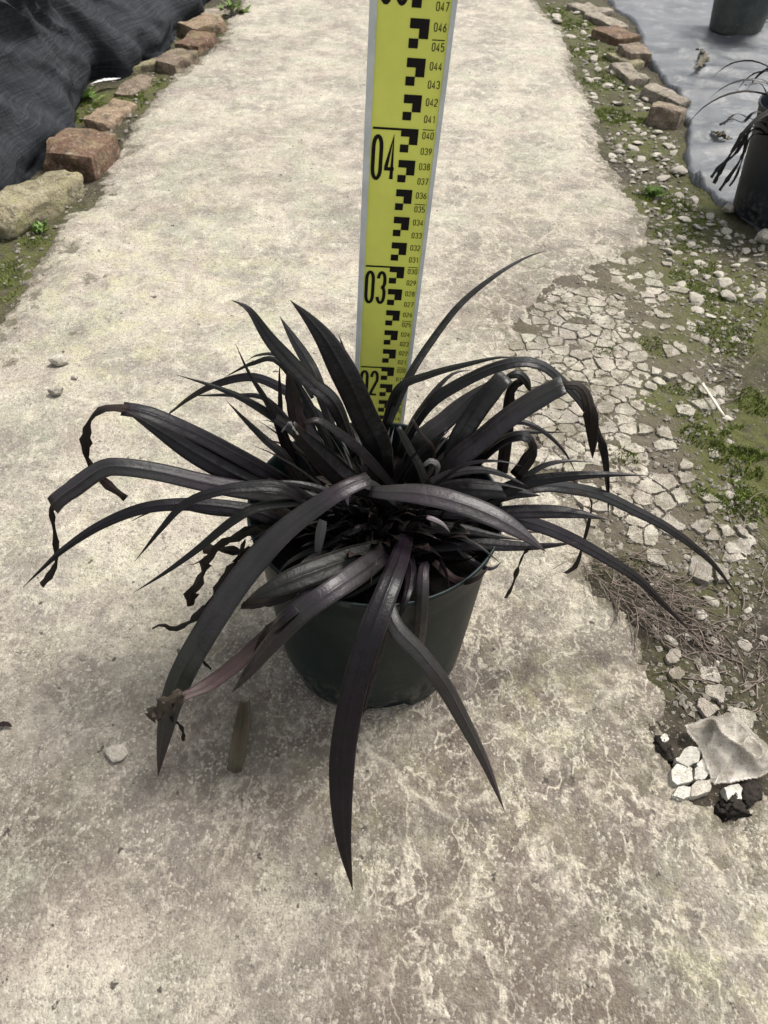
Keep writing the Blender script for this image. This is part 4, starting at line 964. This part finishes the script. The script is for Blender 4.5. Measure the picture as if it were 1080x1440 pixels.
for k in range(14):
    a = rc.uniform(0, 6.283); b = Vector((c2[0] + .03 * math.cos(a), c2[1] + .03 * math.sin(a), .148)); P = []
    el = rc.uniform(.4, 1.1); l_ = rc.uniform(.08, .2)
    for j in range(7): P.append(b.copy()); e2 = el - 2.1 * (j / 6) ** 1.3; b = b + (Vector((math.cos(a), math.sin(a), 0)) * math.cos(e2) + Vector((0, 0, math.sin(e2)))) * l_ / 6
    S = catmull(P, 16); S = [Vector((q.x, q.y, max(q.z, .012))) for q in S]; strip('leaf', S, [.006 * prof('s', j / 16) for j in range(17)], pp, LEAF_B if k % 3 else LEAF, PO2, rc.gauss(0, .4), .3, .0008, .1, 1200 + k)
p3 = G(1043, 54); g3 = empty('plant_pot', (p3.x, p3.y + .068, 0.002)); tag(g3, 'grey-green plastic plant pot standing alone on the grey fabric', 'pot')
link('pot_wall', pot_mesh('pot_wall', 0.066, 0.088, 0.165, False), POTG, g3); disc('potting_soil', .082, .148, 10, PSOIL, g3)
# thin white pipe behind the grey pot
def tube(name, P, r, mat, parent=None, n=8, seed=0, var=0.0):
    V, Fc = [], []; rr = random.Random(seed)
    for k, q in enumerate(P):
        t = (P[min(len(P) - 1, k + 1)] - P[max(0, k - 1)]).normalized(); a = t.cross(Vector((0, 0, 1)))
        a = a.normalized() if a.length > .05 else Vector((1, 0, 0)); b = a.cross(t); r_ = (r[k] if isinstance(r, list) else r) * (1 + rr.gauss(0, var))
        for j in range(n): an = 2 * math.pi * j / n; V.append(q + (a * math.cos(an) + b * math.sin(an)) * r_)
    for k in range(len(P) - 1):
        for j in range(n): Fc.append((k * n + j, k * n + (j + 1) % n, (k + 1) * n + (j + 1) % n, (k + 1) * n + j))
    Fc.append(tuple(range(n - 1, -1, -1))); Fc.append(tuple((len(P) - 1) * n + j for j in range(n)))
    return link(name, mesh(name, V, Fc), mat, parent)
a = G(1068, 36); tag(tube('white_pipe', [Vector((a.x + .02 + .2 * k, a.y + .01 * k + .05, .012)) for k in range(6)], .009, PAPER), 'white plastic pipe lying on the fabric behind the grey pot', 'pipe')

# ------------------------------------------------------------------ brick edgings
def brick(px, py, dirpx, sx, sy, sz, mat, seed, label, group=None, z=-.024, tilt=(0, 0), r=.004, amp=.0035):
    c = G(px, py, z + sz); d = G(px + dirpx[0], py + dirpx[1], z + sz) - c
    o = rough_block('brick', sx, sy, sz, mat, seed, r, amp); o.location = (c.x, c.y, z); o.rotation_euler = (tilt[0], tilt[1], math.atan2(d.y, d.x))
    tag(o, label, 'brick', group); return o
brick(38, 264, (60, -32), .19, .075, .058, BR_TAN, 1, 'yellowed rounded brick at the net end, beside the mossy patch of the path', r=.02, amp=.006)
brick(108, 198, (45, -40), .115, .095, .060, BR_RED, 2, 'thick red brick butted against the yellowed rounded brick', r=.005, amp=.004, tilt=(.05, 0))
brick(154, 155, (40, -30), .125, .055, .030, BR_ORG, 3, 'long low tan brick with a dark moss margin, next after the thick red one', tilt=(.1, 0))
brick(190, 118, (40, -30), .14, .045, .022, BR_BRN, 4, 'brown flat brick half sunk in moss between the tan brick and the net', tilt=(.08, .03))
brick(202, 86, (40, -7), .11, .04, .035, BR_TAN, 5, 'small tan brick under the hem of the shade net')
brick(246, 78, (40, -22), .10, .06, .04, BR_BRN, 6, 'dark brown brick lying skew beside the small tan one')
brick(276, 52, (30, -20), .12, .065, .035, BR_RED, 7, 'reddish brick behind the dark brown skew one')
brick(285, 29, (30, -8), .11, .075, .045, BR_ORG, 8, 'pale orange brick far along the shade net edging')
brick(308, 14, (30, -10), .12, .06, .03, BR_GRY, 9, 'grey tile past the orange brick of the net edging')
brick(941, 151, (40, 8), .062, .065, .045, BR_BRN, 11, 'brown brick with a worn upright face at the near end of the fabric edging', tilt=(-.15, 0))
brick(938, 130, (50, 18), .10, .045, .035, BR_GRY, 12, 'flat tile leaning on the brown brick of the fabric edging', tilt=(0, .08))
brick(884, 99, (32, 26), .115, .05, .03, BR_GRY, 13, 'pale thin tile lying flat next to the fabric edge', tilt=(-.05, 0))
brick(878, 80, (40, 18), .10, .035, .03, BR_TAN, 14, 'narrow yellowish tile on the far side of the pale thin tile')
brick(894, 67, (30, 22), .085, .06, .045, BR_BRN, 15, 'chunky brown brick with a dark side sitting on the fabric edge')
brick(868, 44, (32, 12), .10, .08, .035, BR_RED, 16, 'pinkish red brick beyond the chunky brown one on the fabric edge')
brick(854, 27, (32, 14), .15, .05, .03, BR_GRY, 17, 'long thin grey tile behind the pinkish brick')
brick(830, 10, (30, 12), .11, .08, .03, BR_GRY, 18, 'pale slab at the far end of the fabric edging')

# ------------------------------------------------------------------ black shade net heaped along the left
HEM = [(-60, 315), (0, 283), (15, 255), (52, 226), (74, 196), (96, 178), (104, 140), (112, 108), (150, 108), (178, 98), (190, 84), (216, 76), (232, 56), (244, 40), (264, 26), (276, 2)]
HP = [G(a, b, 0.0) for a, b in HEM]; HP = [Vector((-1.05, 0.85, 0)), Vector((-0.86, 1.0, 0))] + HP + [HP[-1] + Vector((.02, .5, 0)), HP[-1] + Vector((0.0, 1.4, 0)), HP[-1] + Vector((-.1, 3.0, 0))]
NS, NVv = 560, 90; HS = catmull(HP, NS); hx = np.array([p.x for p in HS]); hy = np.array([p.y for p in HS])
v = np.linspace(0, 1, NVv + 1); s = np.cumsum(np.r_[0, np.hypot(np.diff(hx), np.diff(hy))])
S2, V2 = np.meshgrid(s, v, indexing='ij')
sxm = np.convolve(np.r_[[hx[0]] * 40, hx, [hx[-1]] * 40], np.ones(81) / 81, 'valid'); sym = np.convolve(np.r_[[hy[0]] * 40, hy, [hy[-1]] * 40], np.ones(81) / 81, 'valid')
k = np.clip(V2 * 2.2, 0, 1)
bx = hx[:, None] * (1 - k) + sxm[:, None] * k; by = hy[:, None] * (1 - k) + sym[:, None] * k
fold = (fbm(S2 * 1.0 + V2 * .22, V2 * 0.5, 0.16, 3, 201, .6) * .075 + fbm(S2 - V2 * .35, V2 * .9, 0.06, 3, 211) * .022) * (0.25 + V2) 
crease = (-np.abs(fbm(S2 * 1.0 + V2 * .5, V2 * .45, 0.13, 2, 231)) * .05 + (1 - np.abs(fbm(S2 * 1.0 + V2 * .75, V2 * .25, 0.20, 2, 241))) ** 9 * .028 + (1 - np.abs(fbm(S2 - V2 * .3, V2 * .3, 0.24, 2, 251))) ** 12 * .022) * sstep(0, .25, V2)
tuck = np.exp(-(V2 / .05) ** 2) * (fbm(S2, V2, .05, 3, 221) * .02)
Zn = -0.012 + .62 * V2 ** 1.05 + fold * .15
Xn = bx - .20 * V2 ** 1.2 - .03 * np.sin(np.clip(V2 * 9, 0, math.pi)) * 0 + fold + crease + tuck + .035 * np.exp(-((V2 - .10) / .09) ** 2)
Yn = by + fold * .3
nm_ = grid_mesh('shade_net', Xn, Yn, Zn)
ul = nm_.uv_layers.new(name='UVMap'); li_ = np.empty(len(nm_.loops), np.int32); nm_.loops.foreach_get('vertex_index', li_)
ul.data.foreach_set('uv', np.stack([S2.ravel(), V2.ravel() * .65], -1).astype(np.float32)[li_].ravel())
net = link('shade_net', nm_, NET); tag(net, 'black woven shade net hanging in folds along the brick edging', 'net')
sm = net.modifiers.new('thickness', 'SOLIDIFY'); sm.thickness = .0012

# ------------------------------------------------------------------ small things lying about
def thing_stone(px, py, r, mat, label, sxy=(1, .75), k=0, rz=0., z=0.0, flat=1.0, name='stone', grp=None):
    o = place_stone(name, px, py, r, mat, rz, z, .2, k, sxy); o.scale.z *= flat; return tag(o, label, 'stone', grp)
thing_stone(165, 1060, .0105, WHITE, 'white pebble lying by itself on the bare concrete, left of the dead leaf sheath', (1, .85), 1)
thing_stone(85, 512, .013, CRUMB, 'flat pale crumb of concrete, larger of two lying on the path', (1.1, .7), 2, .4)
thing_stone(80, 554, .011, CRUMB, 'pale crumb of concrete, smaller of two lying on the path', (1.1, .7), 3, .2)
thing_stone(106, 533, .005, CRUMB, 'tiny pale crumb between the two larger crumbs on the path', (1, .8), 4, .2)
thing_stone(1024, 298, .016, WHITE, 'white rounded stone touching the blue-black pot', (1, .8), 5, .5, -.006)
thing_stone(1073, 340, .022, WHITE, 'white oblong stone in front of the blue-black pot', (1.2, .7), 6, .9, -.006)
# flat chalky pieces beside the plastic film
for k, (pl, h_, mt, lab) in enumerate([([(950, 1068), (968, 1049), (986, 1055), (980, 1072), (965, 1078)], .0015, WHITE, 'chalky white flake touching the plastic film, farthest of the cluster'),
        ([(942, 1086), (955, 1075), (974, 1081), (973, 1099), (950, 1104)], .0010, WHITE, 'chalky white flake, broadest of the cluster by the film'), ([(978, 1077), (993, 1067), (998, 1085), (986, 1098), (975, 1095)], .0018, WHITE, 'chalky white flake tucked against the plastic film edge'),
        ([(946, 1120), (955, 1105), (974, 1108), (967, 1123)], .001, WHITE, 'chalky white flake at the concrete rim by the film'), ([(975, 1101), (1000, 1096), (999, 1112), (971, 1121)], .0015, STONE, 'grey mossy flake between the chalky ones and the film'),
        ([(1018, 1108), (1040, 1105), (1042, 1123), (1022, 1126)], .0018, WHITE, 'small square white flake beside the dark clods'), ([(928, 1036), (936, 1031), (941, 1040), (932, 1045)], .001, WHITE, 'tiny white crumb in the dark crack by the film')]):
    P = pxpoly(pl, .0); cx_ = sum(a for a, b in P) / len(P); cy_ = sum(b for a, b in P) / len(P); P = [(cx_ + (a - cx_) * 1.13, cy_ + (b - cy_) * 1.13) for a, b in P]
    o = slab('stone_flake', P, (cx_, cy_), .0003, h_, 500 + k, mt, None, -.012, .03); tag(o, lab, 'stone')
# dark wet soil lumps in the holes by the film
CL = [stone_mesh('soil_clod', 300 + k, .7, 3, .9) for k in range(3)]
for k, (px, py, r, lab) in enumerate([(1030, 1138, .011, 'dark wet clod of soil in front of the square white lump'), (1052, 1112, .010, 'dark wet clod of soil under the plastic film edge'), (932, 1052, .009, 'dark clod of soil in the crack beside the white lumps')]):
    g = G(px, py, -.004); o = link('soil_clod', CL[k], CLOD); o.location = (g.x, g.y, -.012); o.scale = (r * 1.3, r, r); o.rotation_euler = (0, 0, k); tag(o, lab, 'soil')
# crumpled film
PF = [(960, 1018), (992, 1010), (1027, 1006), (1062, 1032), (1092, 1056), (1088, 1084), (1050, 1094), (1004, 1104), (996, 1080), (985, 1050)]
pf = pxpoly(PF, .004); fx = np.linspace(min(a for a, b in pf) - .004, max(a for a, b in pf) + .004, 90); fy = np.linspace(min(b for a, b in pf) - .004, max(b for a, b in pf) + .004, 80)
FX, FY = np.meshgrid(fx, fy); fd = poly_sd(FX, FY, pf) + fbm(FX, FY, .02, 3, 301) * .003
rid = (1 - np.abs(fbm(FX * 1.0 + FY * .8, FY * .6 - FX * .3, .04, 2, 311))) ** 5 * 1.6 + (1 - np.abs(fbm(FX * .5 - FY * 1.1, FY * .5 + FX, .05, 2, 313))) ** 6
FZ = .004 + .010 * sstep(0.0, -.025, fd) + .007 * rid * sstep(.002, -.012, fd) + fbm(FX, FY, .02, 2, 321) * .002
me = grid_mesh('plastic_film', FX, FY, FZ); bm = bmesh.new(); bm.from_mesh(me); bm.verts.ensure_lookup_table(); fl = fd.ravel()
bmesh.ops.delete(bm, geom=[bm.verts[i] for i in range(len(bm.verts)) if fl[i] > .001], context='VERTS'); bm.to_mesh(me); bm.free()
o = link('plastic_film', me, FILM); tag(o, 'crumpled dirty clear plastic film on the broken edge of the concrete', 'plastic')
m_ = o.modifiers.new('thickness', 'SOLIDIFY'); m_.thickness = .0004
# dead sheath in front of the pot, and other litter
def ground_leaf(name, pts, wpx, mat, label, z=.006, kind='d', crinkle=.1, vfold=.6, cat='dead leaf', roll=.1, grp=None):
    P = [G(a, b, z) for a, b in pts]; S = catmull(P, 24); O = Vector((S[0].x, S[0].y, 0))
    o = strip(name, S, [.5 * wpx * (q - CAM).dot(FW) / F_PX * prof(kind, j / 24) for j, q in enumerate(S)], None, mat, O, roll, vfold, .001, crinkle, int(pts[0][0]), None, 0, .1)
    o.location = O; return tag(o, label, cat, grp)
ground_leaf('dead_leaf', [(344, 988), (343, 1010), (338, 1040), (333, 1070), (330, 1087)], 23, LEAF_K, 'folded green-brown dead leaf sheath lying on the concrete near the pot', .005, 'b', .05, .8)
ground_leaf('dead_leaf', [(-18, 1028), (-4, 1022), (8, 1019), (17, 1022)], 9, LEAF_B, 'tiny dark dead leaf lying on bare concrete away from the plant', .004)
g = ground_leaf('dead_leaf', [(978, 70), (986, 72), (990, 82), (984, 92), (975, 97)], 12, LEAF_K, 'curled dead leaf lying on the grey fabric', .014, 'd', .4)
ground_leaf('dead_leaf', [(1000, 185), (1012, 190), (1022, 196), (1030, 195)], 12, LEAF_K, 'grey withered leaf on the fabric beside the limp plant', .01, 'd', .4)
tag(tube('straw', [G(988 + 6 * k, 540 + 9 * k, .006) for k in range(6)], .0017, STRAWP, var=.15), 'straight pale straw lying across the soil verge', 'straw')
ground_leaf('paper_scrap', [(128, 118), (145, 114), (160, 112), (170, 110)], 9, PAPER, 'white scrap of paper at the foot of the shade net', .012, 'd', .08, .3, 'scrap')
# dry root mass on the verge, at the right of the plant
rg_ = random.Random(77); DV, DF = [], []
def strand(P, r):
    b0 = len(DV); n_ = 4
    for k, q in enumerate(P):
        t = (P[min(len(P) - 1, k + 1)] - P[max(0, k - 1)]).normalized(); a = t.cross(Vector((0, 0, 1))); a = a.normalized() if a.length > .05 else Vector((1, 0, 0)); b = a.cross(t)
        for j in range(n_): an = 2 * math.pi * j / n_; DV.append(q + (a * math.cos(an) + b * math.sin(an) * .5) * r)
    for k in range(len(P) - 1):
        for j in range(n_): DF.append((b0 + k * n_ + j, b0 + k * n_ + (j + 1) % n_, b0 + (k + 1) * n_ + (j + 1) % n_, b0 + (k + 1) * n_ + j))
CLP = pxpoly([(808, 785), (850, 770), (900, 785), (960, 830), (1000, 880), (985, 905), (930, 900), (880, 860), (830, 820)])
k = 0
while k < 170:
    px, py = rg_.uniform(800, 1005), rg_.uniform(765, 910); g = G(px, py)
    if not inside((g.x, g.y), CLP): continue
    k += 1; a = rg_.gauss(-.7, .7); ln_ = rg_.uniform(.015, .05); c_ = rg_.gauss(0, 14); q = Vector((g.x, g.y, rg_.uniform(-.004, .008))); P = []
    for j in range(7): P.append(q.copy()); aa = a + c_ * ln_ * j / 6; q = q + Vector((math.cos(aa), math.sin(aa), rg_.gauss(0, .2))) * ln_ / 6; q.z = max(-.006, min(.012, q.z))
    strand(P, rg_.uniform(.00025, .0007))
O = G(890, 830); me = mesh('dry_roots', [p - Vector((O.x, O.y, 0)) for p in DV], DF); o = link('dry_roots', me, STRAW); o.location = (O.x, O.y, 0)
tag(o, 'matted clump of dry roots and grass on the broken path edge', 'dry grass')
# loose litter of stalks over the verge: uncountable
DV, DF = [], []
k = 0
while k < 240:
    px, py = rg_.uniform(860, 1080), rg_.uniform(360, 1000); g = G(px, py)
    if not (inside((g.x, g.y), VERGE) or (py > 780 and px > 940)): continue
    k += 1; a = rg_.uniform(0, 6.28); ln_ = rg_.uniform(.008, .035); c_ = rg_.gauss(0, 25); z = soil_z(g.x, g.y) + .001; q = Vector((g.x, g.y, z)); P = []
    for j in range(6): P.append(q.copy()); aa = a + c_ * ln_ * j / 5; q = q + Vector((math.cos(aa), math.sin(aa), rg_.gauss(0, .12))) * ln_ / 5
    strand(P, rg_.uniform(.0003, .0010))
tag(link('stalk_litter', mesh('stalk_litter', DV, DF), STRAW), 'thin dry stalks littering the soil verge', 'litter', None, 'stuff')
# green weeds at the foot of the net
def weed(px, py, n_, sz, label):
    c = G(px, py, 0); V, Fc = [], []
    for k in range(n_):
        a = rg_.uniform(0, 6.28); el = rg_.uniform(.3, 1.3); l_ = sz * rg_.uniform(.5, 1); w = l_ * rg_.uniform(.14, .25); d = Vector((math.cos(a) * math.cos(el), math.sin(a) * math.cos(el), math.sin(el))); s_ = Vector((-math.sin(a), math.cos(a), 0)); b = len(V)
        o_ = Vector((rg_.gauss(0, sz * .3), rg_.gauss(0, sz * .3), -.006)); V += [o_, o_ + d * l_ * .5 + s_ * w, o_ + d * l_ * .5 - s_ * w, o_ + d * l_ + Vector((0, 0, -l_ * .15))]; Fc += [(b, b + 1, b + 3), (b, b + 3, b + 2)]
    o = link('weed', mesh('weed', V, Fc), WEED); o.location = c; tag(o, label, 'weed')
weed(112, 135, 60, .045, 'small bright green weed between the thick red brick and the net')
weed(325, 14, 40, .05, 'low green weed at the far end of the net edging')
weed(55, 318, 40, .018, 'tiny green weed in front of the yellowed rounded brick')
weed(157, 195, 30, .02, 'tiny pale weed growing beside the thick red brick')
weed(920, 268, 90, .02, 'low bright green tuft on the gravelly verge below the brown brick')
